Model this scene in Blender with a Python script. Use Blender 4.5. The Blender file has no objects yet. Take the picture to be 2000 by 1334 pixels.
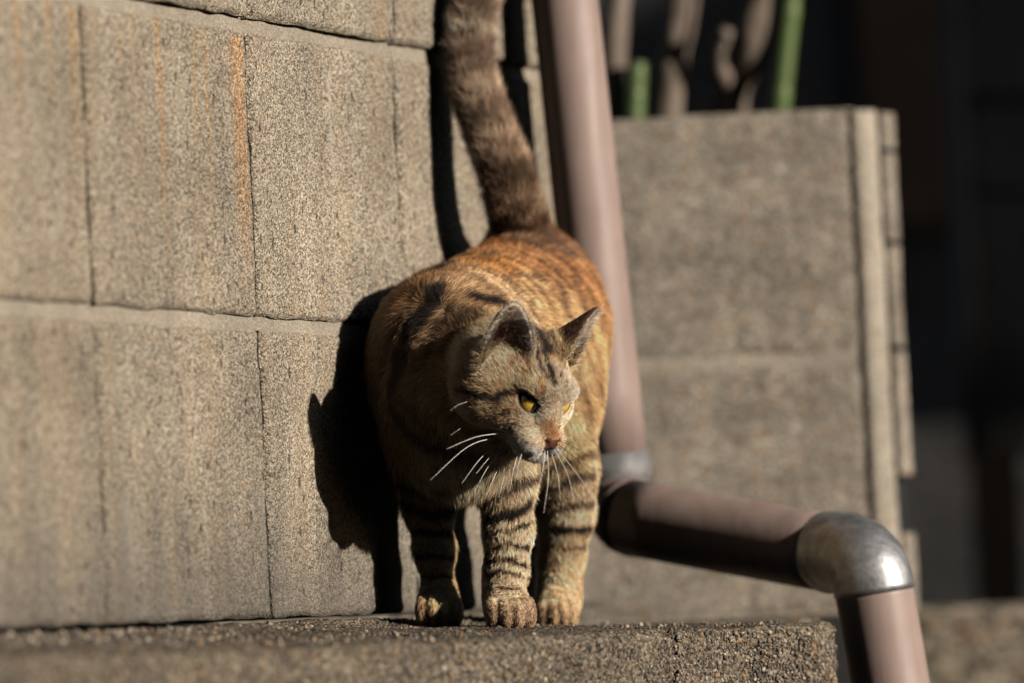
import bpy, math, random, time
import numpy as np
from mathutils import Vector, Matrix
from mathutils.bvhtree import BVHTree
scene = bpy.context.scene
col = scene.collection
rng = np.random.default_rng(7)
random.seed(5)

# ------------------------------------------------------------------ camera
# long lens held almost level with the top of the ledge, rolled a little
FP = 11111.0                       # focal length in photo pixels (200 mm on 36 mm, 2000 px wide)
ROLL = 0.05
PITCH = math.atan((1255 - 667) / FP)
ZC = -0.004
fwd = np.array([0, math.cos(PITCH), math.sin(PITCH)])
up0 = np.array([0, -math.sin(PITCH), math.cos(PITCH)])
rt0 = np.array([1.0, 0, 0])
cr = math.cos(ROLL) * rt0 - math.sin(ROLL) * up0
cu = math.sin(ROLL) * rt0 + math.cos(ROLL) * up0
CAM = np.array([0, 0, ZC])
cam = bpy.data.cameras.new('camera')
cam.lens = 200; cam.sensor_width = 36; cam.clip_start = 0.1; cam.clip_end = 3000
cam.dof.use_dof = True; cam.dof.focus_distance = 3.82; cam.dof.aperture_fstop = 3.6
camo = bpy.data.objects.new('camera', cam); col.objects.link(camo)
camo.matrix_world = Matrix(((cr[0], cu[0], -fwd[0], CAM[0]), (cr[1], cu[1], -fwd[1], CAM[1]),
                            (cr[2], cu[2], -fwd[2], CAM[2]), (0, 0, 0, 1)))
scene.camera = camo

def P(x, y, d):                    # a place in the yard, given where the photo shows it and how far away it is
    return CAM + d * fwd + (x - 1000) / FP * d * cr + (667 - y) / FP * d * cu

# ------------------------------------------------------------------ light
SUN_AZ = math.radians(57); SUN_EL = math.radians(17)
S = np.array([math.sin(SUN_AZ) * math.cos(SUN_EL), -math.cos(SUN_AZ) * math.cos(SUN_EL), math.sin(SUN_EL)])
world = bpy.data.worlds.new('World'); scene.world = world; world.use_nodes = True
wn = world.node_tree.nodes; wl = world.node_tree.links
sky = wn.new('ShaderNodeTexSky'); sky.sky_type = 'NISHITA'; sky.sun_disc = False
sky.sun_elevation = SUN_EL; sky.sun_rotation = math.atan2(S[0], S[1])
wn['Background'].inputs['Strength'].default_value = 0.05
wl.new(sky.outputs[0], wn['Background'].inputs['Color'])
sl = bpy.data.lights.new('sun', 'SUN'); sl.energy = 5.0; sl.angle = math.radians(0.53); sl.color = (1, 0.92, 0.82)
so = bpy.data.objects.new('sun', sl); col.objects.link(so)
so.rotation_euler = Vector(-S).to_track_quat('-Z', 'Y').to_euler(); so.location = (2, -2, 3)
scene.view_settings.view_transform = 'Standard'; scene.view_settings.look = 'None'
scene.view_settings.exposure = 0.42; scene.view_settings.gamma = 1.0
scene.render.engine = 'CYCLES'
scene.cycles.use_denoising = True
scene.cycles.max_bounces = 6; scene.cycles.diffuse_bounces = 0; scene.cycles.glossy_bounces = 3; scene.cycles.transmission_bounces = 5; scene.cycles.caustics_reflective = False; scene.cycles.caustics_refractive = False

# ------------------------------------------------------------------ helpers
def link(o, parent=None):
    col.objects.link(o)
    if parent is not None: o.parent = parent
    return o

def mesh_obj(name, V, F, mat, parent=None, smooth=True):
    me = bpy.data.meshes.new(name)
    me.from_pydata([tuple(v) for v in V], [], [tuple(f) for f in F])
    me.materials.append(mat)
    if smooth: me.polygons.foreach_set('use_smooth', [True] * len(me.polygons))
    me.update()
    return link(bpy.data.objects.new(name, me), parent)

def empty(name, loc, parent=None):
    o = bpy.data.objects.new(name, None); o.location = loc; o.empty_display_size = 0.05
    return link(o, parent)

def tag(o, label=None, cat=None, group=None, kind=None):
    if label: o['label'] = label
    if cat: o['category'] = cat
    if group: o['group'] = group
    if kind: o['kind'] = kind
    return o

def keep(parent_obj, child):       # parent without moving
    child.parent = parent_obj
    child.matrix_parent_inverse = parent_obj.matrix_basis.inverted()
    return child

_T = np.random.default_rng(3).random((64, 64, 64)).astype(np.float32) * 2 - 1
def vnoise(p):                     # smooth value noise, p (N,3)
    i = np.floor(p).astype(int); f = (p - i).astype(np.float32); f = f * f * (3 - 2 * f)
    i0 = i & 63; i1 = (i + 1) & 63
    x0, y0, z0 = i0.T; x1, y1, z1 = i1.T
    fx, fy, fz = f.T
    def L(a, b, t): return a + (b - a) * t
    return L(L(L(_T[x0, y0, z0], _T[x1, y0, z0], fx), L(_T[x0, y1, z0], _T[x1, y1, z0], fx), fy),
             L(L(_T[x0, y0, z1], _T[x1, y0, z1], fx), L(_T[x0, y1, z1], _T[x1, y1, z1], fx), fy), fz)
def fbm(p, oct=3):
    s = 0; a = 1; t = 0
    for k in range(oct):
        s = s + a * vnoise(p * 2 ** k + 17.3 * k); t += a; a *= 0.5
    return s / t

def frames(pts):
    pts = np.asarray(pts, float)
    T = np.gradient(pts, axis=0); T /= np.linalg.norm(T, axis=1)[:, None]
    n = np.cross(T[0], [0.3, 0.2, 0.9]); n /= np.linalg.norm(n)
    N = []
    for t in T:
        n = n - t * (n @ t); n /= np.linalg.norm(n); N.append(n.copy())
    return T, np.array(N), np.cross(T, np.array(N))

def tube(pts, rad, seg=24, caps=True):
    pts = np.asarray(pts, float); T, N, B = frames(pts)
    rad = np.broadcast_to(np.asarray(rad, float), (len(pts),))
    a = np.linspace(0, 2 * math.pi, seg, endpoint=False)
    V = (pts[:, None] + rad[:, None, None] * (np.cos(a)[None, :, None] * N[:, None] + np.sin(a)[None, :, None] * B[:, None])).reshape(-1, 3)
    F = [(i * seg + j, i * seg + (j + 1) % seg, (i + 1) * seg + (j + 1) % seg, (i + 1) * seg + j)
         for i in range(len(pts) - 1) for j in range(seg)]
    if caps:
        F.append(tuple(range(seg - 1, -1, -1))); F.append(tuple((len(pts) - 1) * seg + j for j in range(seg)))
    return V, F

def catmull(ctrl, n):
    c = np.asarray(ctrl, float); c = np.vstack([2 * c[0] - c[1], c, 2 * c[-1] - c[-2]])
    out = []; m = len(c) - 3
    for s in np.linspace(0, m - 1e-6, n):
        i = int(s); t = s - i; p0, p1, p2, p3 = c[i:i + 4]
        out.append(0.5 * (2 * p1 + (p2 - p0) * t + (2 * p0 - 5 * p1 + 4 * p2 - p3) * t * t + (3 * p1 - p0 - 3 * p2 + p3) * t ** 3))
    return np.array(out)

def box(V, F, lo, hi, R=None, o=None):
    b = len(V)
    for x in (lo[0], hi[0]):
        for y in (lo[1], hi[1]):
            for z in (lo[2], hi[2]):
                p = np.array([x, y, z], float)
                if R is not None: p = R @ p + o
                V.append(p)
    for f in ((0, 1, 3, 2), (4, 6, 7, 5), (0, 4, 5, 1), (2, 3, 7, 6), (0, 2, 6, 4), (1, 5, 7, 3)):
        F.append(tuple(b + i for i in f))

# ------------------------------------------------------------------ materials
class NT:
    def __init__(s, name):
        s.m = bpy.data.materials.new(name); s.m.use_nodes = True
        s.t = s.m.node_tree; s.n = s.t.nodes; s.b = s.n['Principled BSDF']; s.o = s.n['Material Output']
    def new(s, t, **k):
        n = s.n.new(t)
        for a, v in k.items():
            if a.startswith('i_'): n.inputs[int(a[2:])].default_value = v
            else: setattr(n, a, v)
        return n
    def ln(s, a, b): s.t.links.new(a, b)
    def ramp(s, fac, stops, interp='LINEAR'):
        r = s.n.new('ShaderNodeValToRGB'); r.color_ramp.interpolation = interp
        e = r.color_ramp.elements
        while len(e) < len(stops): e.new(0.5)
        for q, (p, c) in zip(e, stops):
            q.position = p; q.color = c if len(c) == 4 else (*c, 1)
        s.ln(fac, r.inputs[0]); return r.outputs[0]
    def mix(s, fac, a, b, mode='MIX'):
        m = s.n.new('ShaderNodeMix'); m.data_type = 'RGBA'; m.blend_type = mode
        for sock, v in ((m.inputs[0], fac), (m.inputs[6], a), (m.inputs[7], b)):
            if hasattr(v, 'links'): s.ln(v, sock)
            else: sock.default_value = v if not isinstance(v, tuple) or len(v) == 4 else (*v, 1)
        return m.outputs[2]
    def math(s, op, a, b=None, clamp=False):
        m = s.n.new('ShaderNodeMath'); m.operation = op; m.use_clamp = clamp
        for sock, v in ((m.inputs[0], a), (m.inputs[1], b)):
            if v is None: continue
            if hasattr(v, 'links'): s.ln(v, sock)
            else: sock.default_value = v
        return m.outputs[0]
    def noise(s, vec, scale, detail=4, rough=0.55):
        n = s.n.new('ShaderNodeTexNoise'); n.inputs['Scale'].default_value = scale
        n.inputs['Detail'].default_value = detail; n.inputs['Roughness'].default_value = rough
        s.ln(vec, n.inputs['Vector']); return n.outputs[0]
    def vor(s, vec, scale, feature='F1'):
        n = s.n.new('ShaderNodeTexVoronoi'); n.feature = feature; n.inputs['Scale'].default_value = scale
        s.ln(vec, n.inputs['Vector']); return n
    def map(s, vec, scale):
        m = s.n.new('ShaderNodeMapping'); m.inputs['Scale'].default_value = scale; s.ln(vec, m.inputs[0]); return m.outputs[0]
    def bump(s, h, dist, strength=1.0, prev=None):
        b = s.n.new('ShaderNodeBump'); b.inputs['Distance'].default_value = dist; b.inputs['Strength'].default_value = strength
        s.ln(h, b.inputs['Height'])
        if prev is not None: s.ln(prev, b.inputs['Normal'])
        return b.outputs[0]

def plain(name, c, rough=0.6, metal=0.0, var=0.15, scale=40):
    t = NT(name); tc = t.new('ShaderNodeTexCoord')
    n = t.noise(tc.outputs['Object'], scale, 4)
    a = tuple(x * (1 - var) for x in c); b = tuple(min(1, x * (1 + var)) for x in c)
    t.ln(t.ramp(n, [(0.3, a), (0.7, b)]), t.b.inputs['Base Color'])
    t.b.inputs['Roughness'].default_value = rough; t.b.inputs['Metallic'].default_value = metal
    return t.m

def concrete(name, frame=None, base=(0.34, 0.295, 0.225), grain=520, contrast=1.0, streaks=(), base_dirt=None, tint_rand=0.1, pits=True, bump=1.0, big=9, bigamt=1.0):
    """grey-tan sand and gravel concrete: coloured grains, pits, vertical weathering"""
    t = NT(name); tc = t.new('ShaderNodeTexCoord')
    if frame is not None: tc.object = frame
    v = tc.outputs['Object']
    dark = tuple(x * (1 - 0.42 * contrast) for x in base); light = tuple(min(1, x * (1 + 0.52 * contrast)) for x in base)
    vo = t.vor(v, grain); sep = t.new('ShaderNodeSeparateColor'); t.ln(vo.outputs['Color'], sep.inputs[0])
    c = t.ramp(sep.outputs[0], [(0.0, tuple(x * (1 - 0.75 * contrast) for x in base)), (0.22, dark), (0.5, base), (0.8, light), (1.0, (min(1, light[0] * 1.35), min(1, light[1] * 1.35), min(1, light[2] * 1.35)))])
    warm = t.mix(t.math('GREATER_THAN', sep.outputs[1], 0.93), c, (base[0] * 1.15, base[1] * 0.78, base[2] * 0.5))
    vo2 = t.vor(v, grain * 0.42); sep2 = t.new('ShaderNodeSeparateColor'); t.ln(vo2.outputs['Color'], sep2.inputs[0])
    stone = t.math('MULTIPLY', t.math('LESS_THAN', vo2.outputs['Distance'], 0.36), t.math('GREATER_THAN', sep2.outputs[1], 0.58))
    c = t.mix(t.math('MULTIPLY', stone, 0.85), warm, t.ramp(sep2.outputs[0], [(0, dark), (0.35, base), (0.7, light), (1, (min(1, light[0] * 1.3),) * 1 + (min(1, light[1] * 1.25), min(1, light[2] * 1.2)))]))
    # large uneven tone
    n1 = t.noise(v, big, 5, 0.6)
    c = t.mix(0.55 * bigamt, c, t.ramp(n1, [(0.3, (0.62, 0.6, 0.58)), (0.7, (1.25, 1.22, 1.15))]), 'MULTIPLY')
    nv = t.noise(t.map(v, (26, 26, 2.2)), 1.0, 4, 0.6)        # rain runs
    c = t.mix(0.4, c, t.ramp(nv, [(0.3, (0.68, 0.67, 0.66)), (0.7, (1.22, 1.2, 1.15))]), 'MULTIPLY')
    if streaks: c = t.mix(t.math('MULTIPLY', t.math('SUBTRACT', t.noise(t.map(v, (34, 34, 3.0)), 1.0, 4, 0.65), 0.48), 1.6, True), c, (base[0] * 1.15, base[1] * 0.92, base[2] * 0.68))
    oi = t.new('ShaderNodeObjectInfo')
    c = t.mix(tint_rand * 3, c, t.ramp(oi.outputs['Random'], [(0, (0.75, 0.74, 0.74)), (1, (1.2, 1.2, 1.2))]), 'MULTIPLY')
    xyz = t.new('ShaderNodeSeparateXYZ'); t.ln(v, xyz.inputs[0])
    def sstep(val, a, b):
        m = t.n.new('ShaderNodeMapRange'); m.interpolation_type = 'SMOOTHSTEP'
        m.inputs[1].default_value = a; m.inputs[2].default_value = b; t.ln(val, m.inputs[0]); return m.outputs[0]
    jit = t.math('MULTIPLY', t.math('SUBTRACT', t.noise(t.map(v, (60, 60, 22)), 1.0, 4, 0.7), 0.5), 0.014)
    ux = t.math('ADD', xyz.outputs[0], jit)
    sn = t.math('ADD', 0.45, t.noise(t.map(v, (300, 300, 40)), 1.0, 2)) if streaks else None
    for (u0, w, z0, z1, st, colr) in streaks:
        m = t.math('SUBTRACT', 1.0, sstep(t.math('ABSOLUTE', t.math('SUBTRACT', ux, u0)), w * 0.1, w * 1.25))
        m = t.math('MULTIPLY', m, sstep(xyz.outputs[2], z0, z0 + (z1 - z0) * 0.75))
        m = t.math('MULTIPLY', m, t.math('SUBTRACT', 1.0, sstep(xyz.outputs[2], z1 - 0.004, z1)))
        m = t.math('MULTIPLY', m, t.math('MULTIPLY', st * 0.95, sn), True)
        c = t.mix(m, c, colr, 'MULTIPLY' if max(colr) > 1 else 'MIX')
    if base_dirt:
        z0, z1, amt = base_dirt
        m = t.math('SUBTRACT', 1.0, sstep(t.math('ADD', xyz.outputs[2], t.math('MULTIPLY', t.math('SUBTRACT', nv, 0.5), 0.16)), z0, z1))
        c = t.mix(t.math('MULTIPLY', m, amt), c, (0.075, 0.068, 0.06))
    h = t.math('MULTIPLY', vo.outputs['Distance'], -1.0)
    nb = t.bump(h, 0.0011 * bump, 0.9)
    nb = t.bump(t.noise(v, grain * 0.35, 3), 0.002 * bump, 0.8, nb)
    if pits:
        pv = t.vor(t.map(v, (1.6, 1.0, 0.62)), 95); sp = t.new('ShaderNodeSeparateColor'); t.ln(pv.outputs['Color'], sp.inputs[0])
        pit = t.math('MULTIPLY', t.math('SUBTRACT', 1.0, sstep(pv.outputs['Distance'], 0.12, 0.24)), t.math('GREATER_THAN', sp.outputs[0], 0.74))
        c = t.mix(t.math('MULTIPLY', pit, 0.75), c, (0.05, 0.043, 0.036))
        nb = t.bump(t.math('MULTIPLY', pit, -1.0), 0.002, 1.0, nb)
    t.ln(c, t.b.inputs['Base Color']); t.ln(nb, t.b.inputs['Normal'])
    t.b.inputs['Roughness'].default_value = 0.9; t.b.inputs['Specular IOR Level'].default_value = 0.25
    return t.m

# ------------------------------------------------------------------ left block wall (stack bond), ledge in front of it
U = np.array([0.4108, 0.9118, 0.0]); U /= np.linalg.norm(U)
NW = np.array([U[1], -U[0], 0.0])                         # out of the wall, towards sun and ledge
WA = P(480, 33, 3.79); ZA = WA[2]; PITCHW = 0.228; PITCHH = 0.2
WO = np.array([WA[0], WA[1], 0.0])
def wall_pt(t, z, out=0.0): return WO + U * t + NW * out + np.array([0, 0, z])

RW = Matrix(((U[0], -NW[0], 0, WO[0]), (U[1], -NW[1], 0, WO[1]), (0, 0, 1, 0), (0, 0, 0, 1)))   # local x along, -y out, z up

def block_mesh(name, w, h, depth, seed, res=0.003, rough=0.0006, chip=0.0032):
    nx = max(4, int(w / res)); nz = max(4, int(h / res))
    x = np.linspace(-w / 2, w / 2, nx + 1); z = np.linspace(0, h, nz + 1)
    X, Z = np.meshgrid(x, z, indexing='ij')
    q = np.stack([X, np.full_like(X, seed * 3.7), Z], -1).reshape(-1, 3)
    n1 = fbm(q * 130, 3); n2 = fbm(q * 28 + 5, 2)
    e = np.minimum(np.minimum(X + w / 2, w / 2 - X), np.minimum(Z, h - Z)).ravel()
    r = chip * (1 + 0.8 * fbm(q * 45 + 31, 3))
    edge = np.clip(1 - e / np.maximum(r, 1e-4), 0, 1) ** 2 * r
    Y = -(n1 * rough + n2 * 0.0008) + edge
    ex = 0.0012 * fbm(q * 60 + 71, 3)                       # uneven outline
    bx = np.where(e < 1e-6, ex, 0)
    V = np.stack([X.ravel() + bx * np.sign(X.ravel()), Y, Z.ravel() + bx * np.sign(Z.ravel() - h / 2)], -1)
    idx = np.arange((nx + 1) * (nz + 1)).reshape(nx + 1, nz + 1)
    F = np.stack([idx[:-1, :-1], idx[1:, :-1], idx[1:, 1:], idx[:-1, 1:]], -1).reshape(-1, 4).tolist()
    ring = list(idx[:, 0]) + list(idx[-1, 1:]) + list(idx[-2::-1, -1]) + list(idx[0, -2:0:-1])
    m = len(ring); b0 = len(V); b = b0 + m; Va = V[ring].copy(); Vb = Va.copy(); Vb[:, 1] = depth
    V = np.vstack([V, Va, Vb]); nf_ = len(F)
    F += [(b0 + i, b + i, b + (i + 1) % m, b0 + (i + 1) % m) for i in range(m)]
    F.append(tuple(b + i for i in range(m)))
    me = bpy.data.meshes.new(name); me.from_pydata(V.tolist(), [], F)
    me.polygons.foreach_set('use_smooth', [True] * nf_ + [False] * (m + 1)); me.update()
    return me

wall = empty('block_wall', (0, 0, 0)); wall.matrix_world = RW
tag(wall, 'weathered concrete block wall with rust streaks, running away behind the cat', 'wall')
RUST = (1.28, 0.86, 0.52); TAN = (1.22, 0.98, 0.68)
def t_at(px, ):                                            # distance along the wall of a photo column
    k = (px - 1000) / FP
    return (k * WO[1] - WO[0]) / (U[0] - k * U[1])
streaks = [(-0.0165, 0.0125, ZA - 0.21, ZA - 0.012, 0.8, RUST),
           (-0.062, 0.004, ZA - 0.2, ZA - 0.005, 0.75, TAN), (-0.078, 0.003, ZA - 0.13, ZA - 0.01, 0.6, TAN),
           (-0.128, 0.0048, ZA - 0.22, ZA + 0.02, 0.8, (1.25, 0.92, 0.6)), (-0.18, 0.004, ZA - 0.15, ZA + 0.02, 0.5, TAN),
           (-0.243, 0.008, ZA - 0.16, ZA + 0.02, 0.7, TAN), (-0.275, 0.006, ZA - 0.12, ZA + 0.02, 0.6, (1.25, 0.92, 0.6)),
           (-0.315, 0.006, ZA - 0.12, ZA + 0.02, 0.55, (1.25, 0.92, 0.6)),
           (0.12, 0.003, ZA - 0.15, ZA - 0.03, 0.5, (0.4, 0.36, 0.3)), (0.205, 0.004, ZA - 0.1, ZA + 0.1, 0.5, TAN),
           (-0.20, 0.014, -0.02, 0.1, 0.5, (0.27, 0.245, 0.2)), (-0.01, 0.005, 0.02, 0.11, 0.6, (0.27, 0.24, 0.185))]
m_block = concrete('block_concrete', wall, base=(0.238, 0.211, 0.170), grain=860, contrast=1.1, streaks=streaks, base_dirt=(-0.01, 0.15, 0.75), tint_rand=0.10, bigamt=1.5)
m_mortar = concrete('mortar', wall, base=(0.235, 0.211, 0.172), grain=1100, contrast=0.35, pits=False, bump=0.4, base_dirt=(-0.01, 0.08, 0.5), tint_rand=0)
cols = [(k * PITCHW, PITCHW) for k in range(-7, 2)] + [(2 * PITCHW, 0.10)]
for r in range(4):
    z0 = ZA + (r - 2) * PITCHH                              # r=0 bottom course (standing on the ledge), r=2 starts at line A
    lo = z0 if r else z0
    for k, (t0, w) in enumerate(cols):
        fine = (-3 <= round(t0 / PITCHW) <= 2) and r < 3
        gapv = 0.0046; gaph = 0.0095
        me = block_mesh('block', w - gapv, PITCHH - (gaph if r != 0 else gaph), 0.1, seed=r * 11 + k, res=0.0024 if fine else 0.02,
                        rough=0.0006 if fine else 0, chip=0.0032)
        me.materials.append(m_block)
        o = bpy.data.objects.new('block', me); link(o, wall)
        j = np.random.default_rng(r * 50 + k)
        out = {0: 0.0, 1: 0.0, 2: 0.003, 3: 0.003}[r] + j.uniform(-0.0006, 0.0006)
        o.location = (t0 + w / 2, -out, z0 + (0.0 if r < 2 else 0.0))
# mortar beds between the courses, a little set back; the upright joints stay open and dark
tl, th = cols[0][0], cols[-1][0] + cols[-1][1]
def bed(z0, z1, set0, set1, seed):
    xs = np.concatenate([np.linspace(tl, -0.62, 60), np.linspace(-0.617, th - 0.004, 460)]); zs = np.linspace(z0, z1, 9)
    X, Z = np.meshgrid(xs, zs, indexing='ij'); q = np.stack([X, X * 0 + seed, Z], -1).reshape(-1, 3)
    k = (q[:, 2] - z0) / (z1 - z0)
    Y = set0 * (1 - k) + set1 * k + 0.0009 * fbm(q * 70, 3) + 0.001 * fbm(q * 14, 2)
    near = np.abs((q[:, 0] / PITCHW + 0.5) % 1 - 0.5) * PITCHW
    Y += 0.003 * np.exp(-(near / 0.003) ** 2)
    idx = np.arange(len(xs) * 9).reshape(len(xs), 9)
    F = np.stack([idx[:-1, :-1], idx[1:, :-1], idx[1:, 1:], idx[:-1, 1:]], -1).reshape(-1, 4).tolist()
    mesh_obj('mortar', np.stack([q[:, 0], Y, q[:, 2]], -1), F, m_mortar, wall)
for r in range(1, 4):
    zt = ZA + (r - 2) * PITCHH
    bed(zt - 0.0125, zt + 0.001, 0.0022, 0.0046, r * 2.0)
m_joint = plain('joint_dirt', (0.035, 0.03, 0.024), 0.95, var=0.5, scale=300)
V = []; F = []; box(V, F, (tl, 0.0075, ZA - 2 * PITCHH), (th - 0.002, 0.098, ZA + 2 * PITCHH - 0.012)); mesh_obj('core', V, F, m_joint, wall, False)

# ledge: kerb stones of pebbly concrete, top rising gently towards the wall
def LWt(t): return np.clip(0.201 + 0.246 * t, 0.10, 0.40)
m_ledge = concrete('ledge_concrete', None, base=(0.12, 0.10, 0.076), grain=520, contrast=1.25, tint_rand=0.06, bump=2.0, big=14, bigamt=1.4)
ledge = empty('ledge', (0, 0, 0)); ledge.matrix_world = RW; tag(ledge, kind='structure')
def ledge_top(out, t):             # height of the top at a distance from the wall
    s = np.clip(1 - out / LWt(t), 0, 1)
    z = 0.0125 * s ** 1.3 + 0.004 * np.exp(-((out) / 0.02) ** 2)
    z = z + 0.012 * np.clip(-t - 0.35, 0, 1) * (1 - s * 0.3)
    return z
def kerb(t0, t1, fine):
    n = int((t1 - t0) / (0.0028 if fine else 0.008))
    ts = np.linspace(t0, t1, n)
    prof = [(-0.02, 0)]
    a = np.concatenate([np.linspace(0.0, 0.192, 60), 0.192 + 0.008 * np.sin(np.linspace(0.1, 1, 8) * math.pi / 2)])
    dn = np.concatenate([np.zeros(60), 0.008 * (1 - np.cos(np.linspace(0.1, 1, 8) * math.pi / 2))])
    ff = np.linspace(0.011, 0.36, 90 if fine else 50) ** 1.0
    a = np.concatenate([[-0.02], a, np.full(len(ff), 0.2)]); dn = np.concatenate([[0], dn, ff])
    Tt, Aa = np.meshgrid(ts, a, indexing='ij'); Aa = np.where(Aa > 0.1, LWt(Tt) - (0.2 - Aa), np.where(Aa > 0, Aa / 0.1 * (LWt(Tt) - 0.1), Aa)); Dn = np.broadcast_to(dn, Tt.shape)
    top = ledge_top(np.clip(Aa, 0, 9), Tt)
    q = np.stack([Tt, Aa, top - Dn], -1).reshape(-1, 3)
    nz_ = fbm(q * 170, 3) * 0.0013 + fbm(q * 40 + 9, 3) * 0.0018 + fbm(q * 9 + 3, 2) * 0.002
    Dr = Dn.ravel(); isf = np.clip(Dr / 0.008, 0, 1)
    e = np.minimum(Tt - t0, t1 - Tt).ravel(); er = 0.006 * np.clip(1 - e / 0.006, 0, 1) ** 2
    A2 = q[:, 1] + (nz_ - er) * isf; Z2 = q[:, 2] + (nz_ - er) * (1 - isf)
    V = np.stack([q[:, 0], -A2, Z2], -1)
    m, k = Tt.shape; idx = np.arange(m * k).reshape(m, k)
    F = np.stack([idx[:-1, :-1], idx[:-1, 1:], idx[1:, 1:], idx[1:, :-1]], -1).reshape(-1, 4).tolist()
    F.append(tuple(idx[0, ::-1])); F.append(tuple(idx[-1, :]))
    return mesh_obj('kerb_stone', V, F, m_ledge, ledge)
LE = 0.314                          # where the ledge ends, in front of the planter wall
kerb(-2.2, -0.62, False); kerb(-0.618, 0.128, True); kerb(0.130, LE, True)
# pebbles standing proud in the worn concrete
ico = [(0, 0, 1), (0.894, 0, 0.447), (0.276, 0.851, 0.447), (-0.724, 0.526, 0.447), (-0.724, -0.526, 0.447), (0.276, -0.851, 0.447),
       (0.724, 0.526, -0.447), (-0.276, 0.851, -0.447), (-0.894, 0, -0.447), (-0.276, -0.851, -0.447), (0.724, -0.526, -0.447), (0, 0, -1)]
icof = [(0, 1, 2), (0, 2, 3), (0, 3, 4), (0, 4, 5), (0, 5, 1), (1, 6, 2), (2, 7, 3), (3, 8, 4), (4, 9, 5), (5, 10, 1),
        (6, 7, 2), (7, 8, 3), (8, 9, 4), (9, 10, 5), (10, 6, 1), (6, 11, 7), (7, 11, 8), (8, 11, 9), (9, 11, 10), (10, 11, 6)]
def pebbles(name, T, O, Z, R, colors, mat, parent):
    n = len(T); base = np.array(ico); g = np.random.default_rng(11)
    sc = R[:, None] * g.uniform(0.65, 1.25, (n, 3)) * np.array([1, 1, 0.8])
    q = g.normal(size=(n, 4)); q /= np.linalg.norm(q, axis=1)[:, None]
    w, x, y, z = q.T
    M = np.stack([1 - 2 * (y * y + z * z), 2 * (x * y - z * w), 2 * (x * z + y * w), 2 * (x * y + z * w), 1 - 2 * (x * x + z * z), 2 * (y * z - x * w),
                  2 * (x * z - y * w), 2 * (y * z + x * w), 1 - 2 * (x * x + y * y)], -1).reshape(n, 3, 3)
    V = np.einsum('nij,nkj->nki', M, base[None] * sc[:, None] * g.uniform(0.85, 1.15, (n, 12, 1))) + np.stack([T, -O, Z], -1)[:, None]
    Fi = (np.array(icof)[None] + 12 * np.arange(n)[:, None, None]).reshape(-1, 3)
    me = bpy.data.meshes.new(name); me.from_pydata(V.reshape(-1, 3).tolist(), [], Fi.tolist()); me.materials.append(mat)
    ca = me.color_attributes.new('stone', 'FLOAT_COLOR', 'POINT')
    ca.data.foreach_set('color', np.repeat(np.c_[colors, np.ones(n)], 12, 0).ravel())
    me.polygons.foreach_set('use_smooth', [True] * len(me.polygons)); me.update()
    o = bpy.data.objects.new(name, me); link(o, parent); o['kind'] = 'stuff'
    return o
t = NT('pebble'); at_ = t.new('ShaderNodeAttribute', attribute_name='stone'); t.ln(at_.outputs[0], t.b.inputs['Base Color'])
t.b.inputs['Roughness'].default_value = 0.65; m_peb = t.m
pal = np.array([(0.30, 0.23, 0.15), (0.40, 0.32, 0.22), (0.13, 0.11, 0.095), (0.20, 0.16, 0.12), (0.36, 0.21, 0.10), (0.46, 0.40, 0.31), (0.09, 0.085, 0.08), (0.25, 0.2, 0.14)])
g = np.random.default_rng(21)
n1 = 21000
Tf = g.uniform(-0.42, LE - 0.004, n1); Zf = -g.uniform(0.004, 0.16, n1) ; Rf = np.clip(g.lognormal(-6.95, 0.4, n1), 0.0005, 0.0026)
n2 = 4500
Tt_ = g.uniform(-0.9, LE, n2); Ot = g.uniform(0, 1, n2) * (LWt(Tt_) - 0.003)
near = g.random(n2) < 0.5; Ot[near] = np.abs(g.normal(0, 0.02, near.sum()))
Zt = ledge_top(Ot, Tt_); Rt = np.clip(g.lognormal(-6.9, 0.45, n2), 0.0005, 0.003)
pebbles('pebbles', np.r_[Tf, Tt_], np.r_[LWt(Tf) - 0.0004, Ot], np.r_[Zf, Zt], np.r_[Rf, Rt], pal[g.integers(0, len(pal), n1 + n2)] * g.uniform(0.35, 0.9, (n1 + n2, 1)), m_peb, ledge)

# ------------------------------------------------------------------ ground, road
m_ground = concrete('asphalt', None, base=(0.035, 0.034, 0.032), grain=160, contrast=0.8, tint_rand=0, big=3)
mesh_obj('ground', [(-1500, -1500, -0.42), (1500, -1500, -0.42), (1500, 1500, -0.42), (-1500, 1500, -0.42)], [(0, 1, 2, 3)], m_ground)['kind'] = 'structure'

# ------------------------------------------------------------------ planter wall behind the pipe (faces the camera)
DF = 4.49
def fz(y, x=1450): return P(x, y, DF)[2]
FW0 = P(1662, 230, DF); ztop = fz(221, 1450); zmid = fz(708, 1450); zbot = fz(1196, 1450) - 0.006
yF = FW0[1]; xr = FW0[0] + 0.004
planter = empty('planter_wall', (xr, yF, zbot))
tag(planter, 'low mottled grey concrete block wall of the planter behind the downpipe', 'wall')
m_far = concrete('planter_concrete', None, base=(0.225, 0.203, 0.175), grain=420, contrast=0.6, tint_rand=0.05, pits=False, big=20, bigamt=1.9)
m_light = concrete('corner_mortar', None, base=(0.31, 0.28, 0.235), grain=600, contrast=0.4, tint_rand=0, pits=False)
for (z0, z1, sd) in ((zbot, zmid - 0.0015, 71), (zmid + 0.0015, ztop, 72)):
    for k in range(3):
        me = block_mesh('block', 0.39 - 0.004, z1 - z0, 0.1, sd + 9 * k, res=0.006, rough=0.001, chip=0.003); me.materials.append(m_far)
        o = bpy.data.objects.new('block', me); o.location = (-0.195 - 0.394 * k, 0, z0 - zbot); link(o, planter)
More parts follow.
